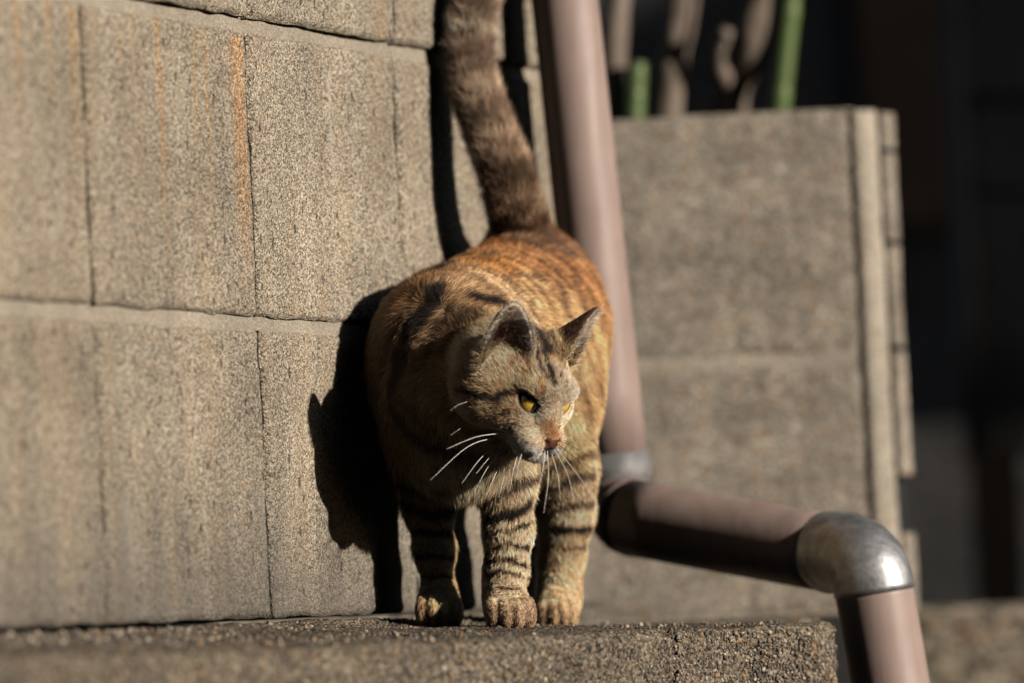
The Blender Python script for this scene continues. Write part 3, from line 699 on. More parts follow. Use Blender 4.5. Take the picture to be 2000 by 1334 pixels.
def prim_bound(p):
    kind, dat, k = p
    if kind in 'cg': a, b, ra, rb = dat; return (a + b) / 2, np.linalg.norm(b - a) / 2 + max(ra, rb) + k
    if kind in 'es': return dat[0], max(dat[1]) + k
    if kind == 'r': return dat[0] + dat[2] * dat[5] / 2, dat[5] * 0.5 + dat[4] + 0.014 + k
    return dat[0], 0.02
BND = [prim_bound(p) for p in prims]
def surface(vox):
    lo = np.min([c - r for c, r in BND], 0) - 0.01; hi = np.max([c + r for c, r in BND], 0) + 0.01
    B = 16; nb = np.ceil((hi - lo) / (vox * B)).astype(int)
    D = np.full(nb * B + 1, 1.0, np.float32)
    loc = np.stack(np.meshgrid(*[np.arange(B + 1)] * 3, indexing='ij'), -1).reshape(-1, 3) * vox
    C = np.array([c for c, r in BND]); R = np.array([r for c, r in BND]); half = vox * B / 2; diag = half * math.sqrt(3)
    for bi in np.ndindex(*nb):
        o = lo + np.array(bi) * vox * B; ctr = o + half
        near = np.linalg.norm(C - ctr, axis=1) - R < diag + 0.004
        if not near.any(): continue
        pl = [prims[i] for i in np.nonzero(near)[0]]
        dc = sdist(ctr[None], pl)[0]
        sl_ = tuple(slice(b * B, b * B + B + 1) for b in bi)
        if dc < -diag - 0.03 : D[sl_] = np.minimum(D[sl_], -1.0); continue
        D[sl_] = sdist(o + loc, pl).reshape(B + 1, B + 1, B + 1)
    neg = D < 0
    cs = sum(neg[i:neg.shape[0] - 1 + i, j:neg.shape[1] - 1 + j, k:neg.shape[2] - 1 + k].astype(np.int8) for i in (0, 1) for j in (0, 1) for k in (0, 1))
    act = (cs > 0) & (cs < 8); ci = np.argwhere(act); vid = -np.ones(act.shape, int); vid[act] = np.arange(len(ci))
    acc = np.zeros((len(ci), 3)); cnt = np.zeros(len(ci))
    cor = np.array([(i, j, k) for i in (0, 1) for j in (0, 1) for k in (0, 1)])
    val = np.stack([D[tuple((ci + c).T)] for c in cor], 1)
    for a in range(8):
        for b in range(a + 1, 8):
            if abs(cor[a] - cor[b]).sum() != 1: continue
            m = (val[:, a] < 0) != (val[:, b] < 0); tt = val[m, a] / (val[m, a] - val[m, b])
            acc[m] += cor[a] + tt[:, None] * (cor[b] - cor[a]); cnt[m] += 1
    V = lo + (ci + acc / cnt[:, None]) * vox
    Fs = []
    for axis in range(3):
        sA = [slice(None)] * 3; sB = [slice(None)] * 3; sA[axis] = slice(0, -1); sB[axis] = slice(1, None)
        x = neg[tuple(sA)] != neg[tuple(sB)]
        e = np.argwhere(x); o1, o2 = [q for q in range(3) if q != axis]
        e = e[(e[:, o1] > 0) & (e[:, o2] > 0) & (e[:, o1] < act.shape[o1]) & (e[:, o2] < act.shape[o2])]
        s0 = neg[tuple(e.T)]
        d1 = np.zeros(3, int); d1[o1] = 1; d2 = np.zeros(3, int); d2[o2] = 1
        q = np.stack([vid[tuple((e - d1 - d2).T)], vid[tuple((e - d2).T)], vid[tuple(e.T)], vid[tuple((e - d1).T)]], 1)
        flip = s0 ^ (axis == 1)
        q[~flip] = q[~flip][:, ::-1]
        Fs.append(q)
    return V, np.vstack(Fs)

T0 = time.time()
CV, CF = surface(0.00125)
# a light smoothing of the stair steps
def vnormals(V, F):
    fn = np.cross(V[F[:, 2]] - V[F[:, 0]], V[F[:, 3]] - V[F[:, 1]]); N = np.zeros_like(V)
    for i in range(4): 
        for c in range(3): N[:, c] += np.bincount(F[:, i], fn[:, c], len(V))
    return N / np.maximum(np.linalg.norm(N, axis=1), 1e-12)[:, None]
CN = vnormals(CV, CF)
print('cat mesh', len(CV), len(CF), time.time() - T0)
# ---- the coat: what colour grows where, plus a little painted shade
bvh = BVHTree.FromPolygons(CV.tolist(), CF.tolist())
def hit(x, y):
    d = P(x, y, 4.0) - CAM; d /= np.linalg.norm(d)
    r = bvh.ray_cast(Vector(CAM), Vector(d))
    return np.array(r[0]) if r[0] is not None else None
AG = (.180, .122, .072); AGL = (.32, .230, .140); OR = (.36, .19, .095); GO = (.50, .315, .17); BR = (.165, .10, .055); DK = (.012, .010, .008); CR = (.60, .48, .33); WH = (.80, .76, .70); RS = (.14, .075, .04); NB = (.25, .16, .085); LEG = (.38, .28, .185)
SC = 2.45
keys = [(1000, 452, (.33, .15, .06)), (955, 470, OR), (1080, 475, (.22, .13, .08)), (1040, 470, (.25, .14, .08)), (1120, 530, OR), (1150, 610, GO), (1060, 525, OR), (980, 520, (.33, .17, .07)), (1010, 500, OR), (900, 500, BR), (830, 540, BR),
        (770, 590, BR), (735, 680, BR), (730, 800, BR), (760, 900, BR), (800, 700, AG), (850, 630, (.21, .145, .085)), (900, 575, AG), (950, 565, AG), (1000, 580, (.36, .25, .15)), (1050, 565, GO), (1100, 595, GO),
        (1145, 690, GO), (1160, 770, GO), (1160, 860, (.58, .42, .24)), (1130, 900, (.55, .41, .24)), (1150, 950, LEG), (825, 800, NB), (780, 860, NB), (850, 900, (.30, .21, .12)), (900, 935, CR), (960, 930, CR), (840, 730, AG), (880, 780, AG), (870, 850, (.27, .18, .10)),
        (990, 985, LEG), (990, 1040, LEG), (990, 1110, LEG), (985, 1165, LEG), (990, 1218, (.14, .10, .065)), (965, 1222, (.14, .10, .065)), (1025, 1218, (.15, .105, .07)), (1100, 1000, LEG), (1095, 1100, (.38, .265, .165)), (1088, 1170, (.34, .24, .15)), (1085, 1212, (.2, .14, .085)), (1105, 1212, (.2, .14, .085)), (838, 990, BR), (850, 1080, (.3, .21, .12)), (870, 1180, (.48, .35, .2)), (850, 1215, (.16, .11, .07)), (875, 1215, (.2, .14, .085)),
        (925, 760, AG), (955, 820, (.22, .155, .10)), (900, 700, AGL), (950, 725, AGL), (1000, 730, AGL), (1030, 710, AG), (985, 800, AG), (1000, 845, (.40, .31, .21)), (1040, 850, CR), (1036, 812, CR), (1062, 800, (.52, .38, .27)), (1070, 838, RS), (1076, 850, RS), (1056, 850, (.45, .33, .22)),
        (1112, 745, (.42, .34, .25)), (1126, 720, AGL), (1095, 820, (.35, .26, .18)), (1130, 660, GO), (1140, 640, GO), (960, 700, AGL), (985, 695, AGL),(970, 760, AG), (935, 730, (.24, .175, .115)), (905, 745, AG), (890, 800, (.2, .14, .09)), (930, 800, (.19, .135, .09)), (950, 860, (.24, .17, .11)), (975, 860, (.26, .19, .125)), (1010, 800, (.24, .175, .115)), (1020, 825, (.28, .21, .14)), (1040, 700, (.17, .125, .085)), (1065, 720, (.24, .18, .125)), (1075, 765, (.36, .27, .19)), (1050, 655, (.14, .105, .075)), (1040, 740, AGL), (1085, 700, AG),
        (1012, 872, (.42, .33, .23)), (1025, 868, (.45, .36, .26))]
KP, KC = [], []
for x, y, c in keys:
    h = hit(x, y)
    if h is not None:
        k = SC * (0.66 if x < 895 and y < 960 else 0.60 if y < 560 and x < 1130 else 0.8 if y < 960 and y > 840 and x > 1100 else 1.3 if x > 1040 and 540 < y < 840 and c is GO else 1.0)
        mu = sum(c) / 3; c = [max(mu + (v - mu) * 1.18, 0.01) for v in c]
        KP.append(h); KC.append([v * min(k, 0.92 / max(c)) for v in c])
KP = np.array(KP); KC = np.array(KC)
def line(*pts):
    out = []
    for a, b in zip(pts[:-1], pts[1:]):
        n = max(2, int(math.dist(a, b) / 6))
        for s in np.linspace(0, 1, n):
            h = hit(a[0] + (b[0] - a[0]) * s, a[1] + (b[1] - a[1]) * s)
            if h is not None: out.append(h)
    return np.array(out)
marks = []                                                   # (points, half width m, colour, strength)
def mark(pts, w, c=DK, st=0.9):
    L = line(*pts)
    if len(L): marks.append((L, w / 2900.0, np.array(c), st))
mark([(912, 503), (885, 515), (855, 528)], 13, DK, .8); mark([(855, 565), (835, 605), (805, 645), (785, 700), (770, 770)], 15, DK, .9)
mark([(800, 600), (770, 660), (752, 730)], 8, DK, .45); mark([(930, 583), (965, 592), (1000, 598)], 11, DK, .7); mark([(880, 600), (850, 650), (835, 700)], 7, DK, .5)
mark([(905, 610), (880, 655), (868, 690)], 10, DK, .55); mark([(930, 608), (914, 645), (908, 690)], 9, DK, .5); mark([(770, 800), (795, 840), (840, 873), (900, 888), (940, 888)], 9, DK, .85); mark([(790, 790), (830, 838), (880, 862)], 6, DK, .5)  # strokes left of the ear paint its shadow on the neck; the rest are stripes
mark([(1003, 764), (965, 776), (925, 772), (895, 760)], 6, DK, 1.); mark([(990, 800), (950, 818), (905, 812)], 5, DK, .55); mark([(1000, 825), (960, 845), (915, 842)], 6, DK, .5); mark([(985, 785), (950, 795), (910, 790)], 3, DK, .4)
mark([(1026, 628), (1045, 655), (1062, 680)], 15, DK, .55); mark([(1030, 622), (1050, 655), (1072, 692)], 5, DK, .9); mark([(1020, 640), (1034, 672)], 4, DK, .8); mark([(1060, 650), (1078, 690)], 4, DK, .8); mark([(1045, 690), (1056, 720)], 3, DK, .75); mark([(1068, 715), (1078, 745)], 3, DK, .75); mark([(1036, 668), (1050, 705), (1063, 735)], 4, DK, .7); mark([(1060, 690), (1075, 720), (1083, 748)], 4.5, DK, .7); mark([(1085, 690), (1094, 718), (1098, 745)], 3.5, DK, .6)
mark([(1020, 690), (1030, 715), (1045, 740)], 3, DK, .5); mark([(1000, 700), (1010, 725)], 3, DK, .35); mark([(1056, 738), (1061, 768)], 3.2, (.42, .19, .06), .85); mark([(1104, 742), (1106, 765)], 2.6, (.42, .19, .06), .7); mark([(1000, 758), (1012, 760)], 4, (.40, .2, .08), .6)
mark([(1042, 798), (1047, 815), (1054, 840), (1060, 862)], 2.2, (.07, .045, .03), .8); mark([(1095, 800), (1092, 830)], 2, (.07, .045, .03), .6)
mark([(1002, 858), (1020, 862), (1040, 868)], 2.0, DK, .75); mark([(998, 866), (1015, 871), (1035, 877)], 2.0, DK, .7); mark([(1000, 850), (1022, 853)], 1.8, DK, .5); mark([(1005, 885), (1030, 893), (1050, 896)], 2.5, (.1, .08, .07), .6)
mark([(1046, 803), (1060, 790)], 3, (.75, .62, .5), .5)
for g_ in ([(962, 1241), (966, 1228), (974, 1210)], [(990, 1241), (991, 1230), (996, 1215)], [(1020, 1238), (1018, 1222), (1012, 1208)], [(838, 1240), (842, 1220)], [(860, 1241), (862, 1220)], [(1068, 1228), (1070, 1205)], [(1098, 1228), (1097, 1205)], [(1115, 1225), (1112, 1205)]):
    mark(g_, 1.6, DK, .95)  # lines between the toes: groove shade painted into the coat
for pts, w, st in (([(930, 968), (985, 962), (1045, 938)], 7, .7), ([(938, 1022), (975, 1012), (1010, 1003), (1045, 980)], 9, .9), ([(945, 1048), (1000, 1035), (1045, 1022)], 4, .5), ([(950, 1080), (995, 1064), (1042, 1075)], 4.5, .7), ([(942, 1098), (1005, 1095), (1038, 1112)], 4.5, .65), ([(950, 1125), (1000, 1118), (1030, 1130)], 3.5, .45), ([(955, 1150), (1015, 1150)], 3.5, .5), ([(940, 990), (940, 1060), (943, 1110)], 5, .45),
                   ([(1065, 1005), (1105, 992), (1155, 985)], 6, .25), ([(1080, 1032), (1150, 1036)], 7, .35), ([(1080, 955), (1155, 930)], 7, .25), ([(1105, 1075), (1140, 1070)], 5, .2), ([(1075, 915), (1160, 890)], 6, .15),
                   ([(785, 985), (835, 1005), (885, 1000)], 8, .7), ([(800, 1040), (885, 1045)], 6, .6), ([(810, 1085), (890, 1090)], 5, .5), ([(820, 1125), (890, 1130)], 4, .5), ([(770, 940), (830, 960), (880, 955)], 9, .6)):
    mark(pts, w * 1.0, DK, min(1.0, st + 0.35))
for pts, w, st in (([(1085, 530), (1098, 570), (1100, 610)], 8, .4), ([(1122, 545), (1142, 600), (1152, 660)], 8, .4), ([(1050, 545), (1070, 575)], 7, .3), ([(1060, 462), (1085, 480), (1115, 500)], 14, .5), ([(1015, 470), (1050, 485)], 12, .45), ([(960, 500), (930, 510)], 10, .45), ([(1155, 720), (1172, 790)], 7, .3), ([(1130, 640), (1150, 720)], 6, .3), ([(985, 545), (1030, 540), (1060, 550)], 8, .35)):
    mark(pts, w, (.10, .065, .04), st)
TL = np.concatenate([[0], np.cumsum(np.linalg.norm(np.diff(tailc, axis=0), axis=1))]); TLEN = TL[-1]
GR = {'head': (HC + HS * (-0.005) * HF, None)}
def headloc(p): return ((p - HC) @ HM.T) / HS
def tail_s(p):
    d = np.linalg.norm(p[:, None] - tailc[None], axis=2); return TL[d.argmin(1)] / TLEN, d.min(1)
def coat(p, n_=None):
    d2 = ((p[:, None] - KP[None]) ** 2).sum(2) + 0.003 ** 2
    w = d2 ** -2.2; c = (w @ KC) / w.sum(1)[:, None]
    jit = 0.0030 * np.stack([fbm(p * 190 + k * 9.1, 2) for k in range(3)], 1)
    q = p + jit
    # fine ticked striping along the back
    s = (q - BA) @ ax; lat = (q - BA) @ sd
    st = np.sin(s * 2 * math.pi / 0.0135 + 2.2 * fbm(p * 45, 2)) * 0.5 + 0.5
    body = np.clip((s + 0.01) / 0.03, 0, 1) * np.clip(((p - BA) @ upb) / 0.03, 0, 1)
    c = c * (1 - 0.72 * (body * st ** 1.6)[:, None])
    # broken tabby bands over shoulders, neck and flank
    bs = np.sin(s * 2 * math.pi / 0.027 + 3.2 * fbm(p * 26 + 8, 2)) * 0.5 + 0.5
    hq_ = np.linalg.norm(headloc(p), axis=1); trunk = np.clip((hq_ - 0.058) / 0.012, 0, 1) * np.clip((p[:, 2] - 0.085) / 0.03, 0, 1)
    c = c * (1 - 0.50 * (trunk * bs ** 3)[:, None])
    blot = fbm(p * 55 + 3, 3)
    c = c * (1 + 0.45 * blot + 0.40 * fbm(p * 150 + 41, 2))[:, None]
    for L, w_, mc, stg in marks:
        lo_, hi_ = L.min(0) - 3 * w_ - .004, L.max(0) + 3 * w_ + .004
        m = np.all((q > lo_) & (q < hi_), 1)
        if not m.any(): continue
        d = np.sqrt(((q[m][:, None] - L[None]) ** 2).sum(2).min(1))
        a = min(1.0, stg * 1.45) * np.clip(1.85 - d / w_ * 0.85, 0, 1); c[m] = c[m] * (1 - a[:, None]) + mc * a[:, None]
    ts, td = tail_s(p)
    m = td < 0.026; m &= ts > 0.06
    if m.any():
        tt = ts[m] + 0.05 * fbm(p[m] * 75, 2); sh = 0.5 + 0.5 * np.sin(tt * 2 * math.pi * 6.3 + 0.8)
        base = 2.9 * np.stack([np.interp(tt, [0, .25, .5, .7, 1], v) for v in ([.17, .15, .20, .27, .10], [.115, .105, .145, .205, .07], [.07, .07, .10, .15, .05])], 1)
        tc_ = base * (0.30 + 0.8 * sh ** 1.4)[:, None] * np.clip(1 + 1.0 * fbm(p[m] * 120, 2), 0.15, 2)[:, None]
        a = np.clip((ts[m] - 0.06) / 0.08, 0, 1)[:, None]; c[m] = c[m] * (1 - a) + tc_ * a
    return np.clip(c, 0.008, 0.9)

def nose_mask(q): return (q[:, 0] > 0.0462) & (np.abs(q[:, 1]) < 0.0068 - 0.35 * np.clip(-0.0135 - q[:, 2], 0, 1)) & (q[:, 2] > -0.0185) & (q[:, 2] < -0.0082)
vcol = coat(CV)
def ear_paint(p, nr, c):
    q = headloc(p); w = np.clip((-0.0140 - q[:, 2] - 0.15 * np.abs(q[:, 1])) / 0.0045, 0, 1) * np.clip((q[:, 0] - 0.020) / 0.010, 0, 1) * (q[:, 2] > -0.04) * (q[:, 0] < 0.07)
    w = w[:, None] * 0.85; c = c * (1 - w) + np.array((.88, .83, .76)) * w
    for (ce, wv, uv, nv, W_, Hh) in EARS:
        v = p - ce; h = v @ uv; a = v @ wv; dn_ = v @ nv
        m = (h > 0.003) & (h < Hh + 0.005) & (np.abs(a) < W_ + 0.005) & (np.abs(dn_) < 0.016)
        fr = nr @ nv > 0.1; left = nv @ HL > 0.3
        rim = np.clip((np.abs(a) / (W_ * np.clip(1 - np.maximum(h / Hh, 0) ** 1.6, 0.05, 1)) - 0.72) / 0.2, 0, 1)
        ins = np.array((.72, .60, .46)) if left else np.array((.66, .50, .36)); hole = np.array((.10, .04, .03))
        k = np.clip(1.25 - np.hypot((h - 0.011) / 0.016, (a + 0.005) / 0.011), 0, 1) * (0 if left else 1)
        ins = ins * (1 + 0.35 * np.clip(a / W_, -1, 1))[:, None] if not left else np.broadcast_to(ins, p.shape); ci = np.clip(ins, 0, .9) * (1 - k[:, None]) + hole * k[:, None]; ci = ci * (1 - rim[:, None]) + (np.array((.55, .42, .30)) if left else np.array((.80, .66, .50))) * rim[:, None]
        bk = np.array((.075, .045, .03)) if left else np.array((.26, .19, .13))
        f_ = np.clip((h - 0.003) / 0.006, 0, 1)[:, None]
        new = np.where(fr[:, None], ci, bk)
        c[m] = (c * (1 - f_) + new * f_)[m]
    return c
vcol = ear_paint(CV, CN, vcol)
hq = headloc(CV)
nm = nose_mask(hq)
vcol_skin = vcol * 0.75
for (c, o_, t_, u_, s_) in EYES:                             # dark rims of the eyelids
    q = CV - c; r = np.sqrt(((q @ t_) / 0.0090) ** 2 + ((q @ u_) / 0.0054) ** 2); z = np.abs(q @ o_) < 0.012
    a = np.clip(((1.18 if s_ < 0 else 1.26) - r) / 0.12, 0, 1) * z; vcol_skin = vcol_skin * (1 - a[:, None]) + np.array((.018, .013, .010)) * a[:, None]
for a_, b_ in MOUTH:
    ab = b_ - a_; tt = np.clip((CV - a_) @ ab / (ab @ ab), 0, 1); d = np.linalg.norm(CV - a_ - tt[:, None] * ab, axis=1)
    a = np.clip(1.6 - d / 0.0012, 0, 1); vcol_skin = vcol_skin * (1 - a[:, None]) + np.array((.04, .03, .025)) * a[:, None]
t = NT('cat_skin'); at_ = t.new('ShaderNodeAttribute', attribute_name='coat'); t.ln(at_.outputs[0], t.b.inputs['Base Color'])
t.b.inputs['Roughness'].default_value = 0.9; t.b.inputs['Specular IOR Level'].default_value = 0.1; m_skin = t.m
me = bpy.data.meshes.new('cat'); me.from_pydata(CV.tolist(), [], CF.tolist()); me.materials.append(m_skin)
me.polygons.foreach_set('use_smooth', [True] * len(me.polygons))
ca = me.color_attributes.new('coat', 'FLOAT_COLOR', 'POINT')
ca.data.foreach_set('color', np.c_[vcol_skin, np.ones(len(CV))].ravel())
me.update()
cat = bpy.data.objects.new('cat', me); link(cat)
tag(cat, 'brown tabby and ginger cat standing on the ledge, tail raised, looking down to the right', 'cat')
# nose leather: the same surface, a hair proud
nf = CF[nm[CF].all(1)]; used = np.unique(nf); rm = -np.ones(len(CV), int); rm[used] = np.arange(len(used))
t = NT('nose_leather'); tc = t.new('ShaderNodeTexCoord'); n = t.noise(tc.outputs['Object'], 900, 3)
t.ln(t.ramp(t.noise(tc.outputs['Object'], 160, 2), [(0.35, (.065, .025, .016)), (0.65, (.15, .055, .032))]), t.b.inputs['Base Color']); t.ln(t.bump(n, 0.0004, 0.8), t.b.inputs['Normal']); t.b.inputs['Roughness'].default_value = 0.42
if len(used): mesh_obj('nose', CV[used] + CN[used] * 0.0003, rm[nf].tolist(), t.m, cat)
# eyes
t = NT('amber_eye'); tc = t.new('ShaderNodeTexCoord'); xyz = t.new('ShaderNodeSeparateXYZ'); t.ln(tc.outputs['Object'], xyz.inputs[0])
rr = t.math('SQRT', t.math('ADD', t.math('POWER', xyz.outputs[0], 2.0), t.math('POWER', xyz.outputs[1], 2.0)))
iris = t.ramp(t.math('DIVIDE', rr, 0.0108), [(0.15, (.50, .34, .035)), (0.5, (.60, .39, .045)), (0.72, (.48, .26, .025)), (0.82, (.03, .02, .012))])
fib = t.noise(t.map(tc.outputs['Object'], (900, 900, 100)), 1.0, 3)
iris = t.mix(0.5, iris, t.ramp(fib, [(0.3, (.7, .68, .6)), (0.7, (1.15, 1.1, 1.1))]), 'MULTIPLY')
pe = t.math('SQRT', t.math('ADD', t.math('POWER', t.math('DIVIDE', xyz.outputs[0], 0.0027), 2.0), t.math('POWER', t.math('DIVIDE', xyz.outputs[1], 0.0052), 2.0)))
front = t.math('GREATER_THAN', xyz.outputs[2], 0.0)
pup = t.math('MULTIPLY', t.ramp(pe, [(0.9, (1, 1, 1)), (1.0, (0, 0, 0))]), front)
t.ln(t.mix(pup, iris, (.004, .004, .004)), t.b.inputs['Base Color']); t.b.inputs['Roughness'].default_value = 0.25
t.b.inputs['Coat Weight'].default_value = 1.0; t.b.inputs['Coat Roughness'].default_value = 0.03; m_eye = t.m
base_prims = [p for p in prims if p[0] not in 'yg']
for (c, o_, t_, u_, s_) in EYES:
    zz = np.linspace(0.012, -0.012, 200); pts = c + zz[:, None] * o_; dd_ = sdist(pts, base_prims); e0 = pts[np.argmax(dd_ < 0)]
    er = 0.0098; ec = e0 - o_ * (er - (0.0011 if s_ < 0 else 0.0024))
    gaze = (HF * 0.9 + o_ * 0.32 + HL * 0.10) if s_ < 0 else (HF * 0.75 + HL * 0.55); gaze /= np.linalg.norm(gaze)
    ux = np.cross(HU, gaze); ux /= np.linalg.norm(ux); uy = np.cross(gaze, ux)
    Vs = []; Fs = []; nu, nv_ = 24, 32
    for i in range(nu + 1):
        a = math.pi * i / nu
        for j in range(nv_): b = 2 * math.pi * j / nv_; Vs.append((er * math.sin(a) * math.cos(b), er * math.sin(a) * math.sin(b), er * math.cos(a)))
    for i in range(nu):
        for j in range(nv_): Fs.append((i * nv_ + j, (i + 1) * nv_ + j, (i + 1) * nv_ + (j + 1) % nv_, i * nv_ + (j + 1) % nv_))
    eo = mesh_obj('eye', Vs, Fs, m_eye, cat)
    eo.matrix_local = Matrix(((ux[0], uy[0], gaze[0], ec[0]), (ux[1], uy[1], gaze[1], ec[1]), (ux[2], uy[2], gaze[2], ec[2]), (0, 0, 0, 1)))

# ---- fur
gf = np.random.default_rng(99)
tri = np.vstack([CF[:, [0, 1, 2]], CF[:, [0, 2, 3]]])
A3, B3, C3 = CV[tri[:, 0]], CV[tri[:, 1]], CV[tri[:, 2]]
ar = np.linalg.norm(np.cross(B3 - A3, C3 - A3), axis=1) / 2; cen = (A3 + B3 + C3) / 3
fnrm = CN[tri[:, 0]] + CN[tri[:, 1]] + CN[tri[:, 2]]; fnrm /= np.maximum(np.linalg.norm(fnrm, axis=1), 1e-9)[:, None]
GROUPS = {}
hd = np.linalg.norm(headloc(cen) * np.array([0.9, 1, 1.1]), axis=1)
wt = np.where(hd < 0.062, 2.6, 1.0)
wt = wt * np.where(((CAM - cen) * fnrm).sum(1) > -0.6, 1.0, 0.45)
NH = 430000
pr = ar * wt; pr /= pr.sum()
fi = gf.choice(len(tri), NH, p=pr)
r1 = np.sqrt(gf.random(NH)); r2 = gf.random(NH)
root = (1 - r1)[:, None] * A3[fi] + (r1 * (1 - r2))[:, None] * B3[fi] + (r1 * r2)[:, None] * C3[fi]
nrm = (1 - r1)[:, None] * CN[tri[fi, 0]] + (r1 * (1 - r2))[:, None] * CN[tri[fi, 1]] + (r1 * r2)[:, None] * CN[tri[fi, 2]]
nrm /= np.maximum(np.linalg.norm(nrm, axis=1), 1e-9)[:, None]
q = headloc(root)
ok = ~nose_mask(q)
for (c, o_, t_, u_, s_) in EYES:
    v = root - c; r = np.sqrt(((v @ t_) / 0.0090) ** 2 + ((v @ u_) / 0.0056) ** 2); ok &= ~((r < (1.16 if s_ < 0 else 1.36)) & (np.abs(v @ o_) < 0.013))
root, nrm, q = root[ok], nrm[ok], q[ok]; n = len(root)
def capd(p, a, b): 
    ab = b - a; tt = np.clip((p - a) @ ab / (ab @ ab), 0, 1); return np.linalg.norm(p - a - tt[:, None] * ab, axis=1)
def polyd(p, L): return np.min([capd(p, a, b) for a, b in zip(L[:-1], L[1:])], 0)
dH = np.maximum(np.linalg.norm(q * np.array([0.85, 0.95, 1.1]), axis=1) * HS - 0.030, 0)
ts_, dT = tail_s(root); dT = np.maximum(dT - 0.012, 0) + np.where(ts_ < 0.03, 0.02, 0)
legs = [FRp[1:], FLp[1:], HLp[2:], HRp[2:]]
dL = np.min([polyd(root, L) for L in legs], 0); dL = np.maximum(dL - 0.010, 0)
dB = np.minimum(capd(root, BA, BB) - 0.045, capd(root, P(905, 850, 3.86), BA) - 0.04); dB = np.maximum(dB, 0)
W4 = np.exp(-np.stack([dH, dT, dL, dB], 1) / 0.006) + 1e-9; W4 /= W4.sum(1)[:, None]
nose = H3(0.052, 0, -0.008)
fH = root - nose; fH /= np.linalg.norm(fH, axis=1)[:, None]
fH = fH + HF * -0.35 + HU * (np.clip(-q[:, 2] - 0.01, 0, 0.03) * -14)[:, None]
tg = np.gradient(tailc, axis=0); tg /= np.linalg.norm(tg, axis=1)[:, None]
fT = tg[np.clip((ts_ * 25).astype(int), 0, 25)]
down = np.array([0, 0, -1.0])
sidev = np.clip(np.abs((root - BA) @ sd) / 0.05, 0, 1.3); lowv = np.clip(-((root - BA) @ upb) / 0.05 + 0.5, 0, 1.5)
fwdpart = np.clip(0.5 - ((root - BA) @ ax) / 0.05, 0, 1.0)
fB = ax[None] * (1 - 0.55 * fwdpart)[:, None] + down[None] * (0.75 * sidev + 0.5 * lowv + 0.55 * fwdpart)[:, None]
fL = np.tile(down, (n, 1)) + 0.15 * nrm + np.array([0.0, 0.25, 0])
flow = W4[:, :1] * fH + W4[:, 1:2] * fT + W4[:, 2:3] * fL + W4[:, 3:4] * fB
for (c, wv, uv, nv, W_, Hh) in EARS:
    v = root - c; inr = (v @ uv > 0.004) & (v @ uv < Hh + 0.004) & (np.abs(v @ wv) < W_ + 0.004) & (np.abs(v @ nv) < 0.014)
    flow[inr] = uv + 0.25 * np.sign(v[inr] @ wv)[:, None] * wv
    W4[inr] = (1, 0, 0, 0); q[inr, 0] = 9
swirl = np.stack([vnoise(root * 38 + 5.0 * k) for k in range(3)], 1) * 0.42
flow = flow / np.maximum(np.linalg.norm(flow, axis=1), 1e-6)[:, None] + swirl
flow -= nrm * (flow * nrm).sum(1)[:, None]; flow /= np.maximum(np.linalg.norm(flow, axis=1), 1e-6)[:, None]
isear = q[:, 0] > 5
dn = np.linalg.norm(root - nose, axis=1)
lenH = np.interp(dn, [0.0, 0.012, 0.03, 0.06, 0.09], [0.0014, 0.0020, 0.0034, 0.0056, 0.008])
zpaw = np.min([root[:, 2] - c[4] + 2.0 * np.linalg.norm((root - c[0])[:, :2], axis=1) * 0 for c in PAWS], 0)
lenL = np.interp(root[:, 2], [0.0, 0.03, 0.06, 0.12], [0.0020, 0.0027, 0.0042, 0.0062])
lenB = 0.0074 + 0.004 * np.clip(fwdpart, 0, 1) * lowv
ln_ = W4 @ np.zeros(4) + W4[:, 0] * lenH + W4[:, 1] * 0.0115 + W4[:, 2] * lenL + W4[:, 3] * lenB
ln_[isear] = 0.0020
inner = np.zeros(n, bool)
for (c, wv, uv, nv, W_, Hh) in EARS:
    v = root - c; m = isear & (np.linalg.norm(v, axis=1) < 0.05) & ((nrm @ nv) > 0.2) & (np.abs(v @ nv) < 0.02); inner |= m
ln_[inner] = gf.uniform(0.002, 0.007, inner.sum())
lift = W4 @ np.array([0.32, 0.62, 0.34, 0.25]); lift[isear] = 0.3; lift[inner] = 0.55
ln_ = ln_ * gf.uniform(0.7, 1.2, n)
# clumps: neighbouring hairs lean to a shared tip
cs = np.where(W4[:, 0] > 0.5, 0.0013, 0.0026)
cid = np.floor((root + 0.0012 * gf.normal(size=(n, 3))) / cs[:, None]).astype(np.int64)
hsh = (cid[:, 0] * 73856093 ^ cid[:, 1] * 19349663 ^ cid[:, 2] * 83492791) & 0xFFFFF
rv = np.random.default_rng(4).normal(size=(0x100000, 4)).astype(np.float32)[hsh]
cc = (cid + 0.5) * cs[:, None]
jd = gf.normal(size=(n, 3)) * 0.13 + rv[:, :3] * 0.17
d0 = flow * np.sqrt(1 - lift ** 2)[:, None] + nrm * lift[:, None] + jd
d0 /= np.linalg.norm(d0, axis=1)[:, None]
NP = 5
us = np.linspace(0, 1, NP)
pts = np.zeros((n, NP, 3)); pts[:, 0] = root - nrm * 0.0003
start = nrm * 0.55 + d0 * 0.8; start /= np.linalg.norm(start, axis=1)[:, None]
curlv = flow - nrm * 0.10
for k in range(1, NP):
    u = us[k]; dv_ = start * (1 - u) + d0 * u + curlv * (0.35 * u); dv_ /= np.linalg.norm(dv_, axis=1)[:, None]
    pts[:, k] = pts[:, k - 1] + dv_ * (ln_ / (NP - 1))[:, None]
tipc = cc + nrm * ((root - cc) * nrm).sum(1)[:, None]         # clump centre on the surface
off = (tipc - root)
pts += off[:, None] * (np.where(W4[:, 0] > 0.5, 0.5, 0.3)[:, None] * us[None] ** 1.3)[:, :, None]
low = np.array([c[4] for c in PAWS]).min()
c_h = ear_paint(root, nrm, coat(root + flow * (ln_ * 0.6)[:, None]))
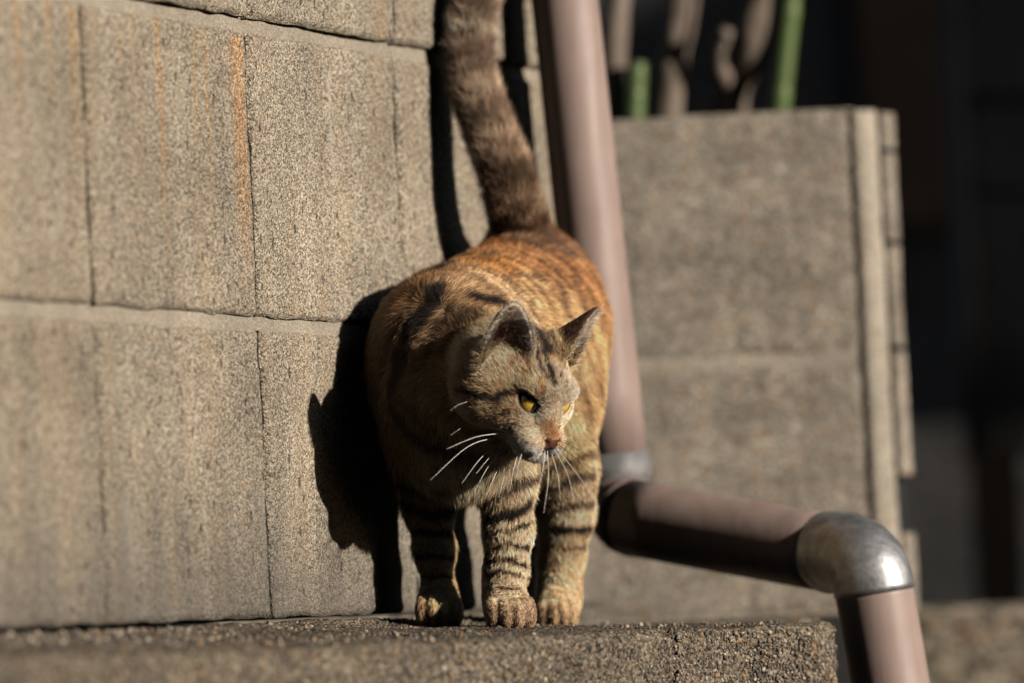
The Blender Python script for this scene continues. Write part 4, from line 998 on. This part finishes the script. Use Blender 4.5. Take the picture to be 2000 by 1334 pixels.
hl_ = headloc(root)
# earcolours stay; agouti variation hair by hair
c_h = c_h * np.array([1.07, 0.985, 0.98])
var = np.exp(gf.normal(0, 0.30, n) + np.where(W4[:, 0] > 0.5, 0.60, 0.24) * rv[:, 3]); c_h = np.clip(c_h * var[:, None], 0.006, 0.92)
bright = gf.random(n); agm = (c_h.max(1) > 0.06) & (c_h.max(1) < 0.72)
ag_ = np.where(W4[:, 0] > 0.5, 0.27, 0.29)
c_h[agm & (bright < ag_)] *= 0.20
c_h[agm & (bright > 0.80)] *= 1.6
c_h = np.clip(c_h, 0.006, 0.92)
fd = bpy.data.hair_curves.new('fur'); fd.add_curves([NP] * n)
fd.attributes['position'].data.foreach_set('vector', pts.astype(np.float32).ravel())
rad = np.interp(us, [0, 0.5, 1], [1.0, 0.85, 0.15])[None] * (np.where(W4[:, 0] > 0.5, 0.000075, 0.00011) * gf.uniform(0.7, 1.3, n))[:, None]
ra_ = fd.attributes.get('radius') or fd.attributes.new('radius', 'FLOAT', 'POINT'); ra_.data.foreach_set('value', rad.astype(np.float32).ravel())
fc = fd.attributes.new('fur_color', 'FLOAT_COLOR', 'CURVE'); fc.data.foreach_set('color', np.c_[c_h, np.ones(n)].astype(np.float32).ravel())
t = NT('fur'); at_ = t.new('ShaderNodeAttribute', attribute_name='fur_color'); hi_ = t.new('ShaderNodeHairInfo')
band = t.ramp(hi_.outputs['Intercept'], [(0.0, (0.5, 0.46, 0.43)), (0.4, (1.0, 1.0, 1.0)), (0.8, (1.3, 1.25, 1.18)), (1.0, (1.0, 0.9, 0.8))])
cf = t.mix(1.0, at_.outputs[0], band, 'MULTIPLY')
ph = t.new('ShaderNodeBsdfHairPrincipled'); ph.model = 'CHIANG'; ph.parametrization = 'COLOR'
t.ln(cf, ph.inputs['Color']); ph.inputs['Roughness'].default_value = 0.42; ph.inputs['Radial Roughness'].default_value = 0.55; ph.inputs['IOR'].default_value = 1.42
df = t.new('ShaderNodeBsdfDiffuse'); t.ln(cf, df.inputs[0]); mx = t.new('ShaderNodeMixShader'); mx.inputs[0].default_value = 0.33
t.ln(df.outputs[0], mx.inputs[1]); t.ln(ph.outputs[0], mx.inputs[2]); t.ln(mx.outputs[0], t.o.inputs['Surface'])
fd.materials.append(t.m)
scene.cycles_curves.shape = 'THICK'
fur = bpy.data.objects.new('fur', fd); link(fur, cat); fur['kind'] = 'stuff'
print('fur', n, time.time() - T0)
# whiskers
t = NT('whisker'); t.b.inputs['Base Color'].default_value = (.85, .82, .76, 1); t.b.inputs['Roughness'].default_value = 0.35; m_wh = t.m
t = NT('dark_whisker'); t.b.inputs['Base Color'].default_value = (.06, .045, .035, 1); t.b.inputs['Roughness'].default_value = 0.4; m_wd = t.m
WHK = [([(994, 851), (932, 853), (872, 877)], 1), ([(992, 858), (918, 870), (840, 938)], 1), ([(990, 868), (944, 890), (902, 944)], 1), ([(996, 874), (958, 905), (926, 962)], 1), ([(1001, 879), (972, 918), (950, 968)], 1), ([(1008, 882), (988, 922), (974, 972)], 1),
       ([(1014, 884), (1002, 922), (995, 960)], 1), ([(1022, 886), (1012, 910), (1008, 935)], 1), ([(912, 785), (895, 791), (880, 802)], 1), ([(918, 826), (898, 838), (880, 850)], 1), ([(997, 870), (960, 890), (930, 925)], 1),
       ([(1072, 882), (1071, 935), (1062, 1002)], 1), ([(1083, 880), (1108, 925), (1122, 984)], 1), ([(1078, 884), (1090, 930), (1094, 975)], 1), ([(1068, 884), (1060, 920), (1052, 950)], 1), ([(1089, 864), (1118, 872), (1150, 892)], 0), ([(1090, 872), (1120, 892), (1150, 925)], 0), ([(1087, 878), (1130, 930), (1165, 985)], 1)]
for pxs, white in WHK:
    h = hit(*pxs[0])
    if h is None: h = P(*pxs[0], 3.76)
    d0_ = (h - CAM) @ fwd
    c_ = catmull([h + (h - HC) * -0.06] + [P(x, y, d0_ - 0.024 * (i + 1)) for i, (x, y) in enumerate(pxs[1:])], 14)
    V, F = tube(c_, np.linspace(0.00024, 0.00007, 14) * (0.5 if pxs[0][0] < 950 else 1.0), 6); mesh_obj('whisker', V, F, m_wh if white else m_wd, cat)
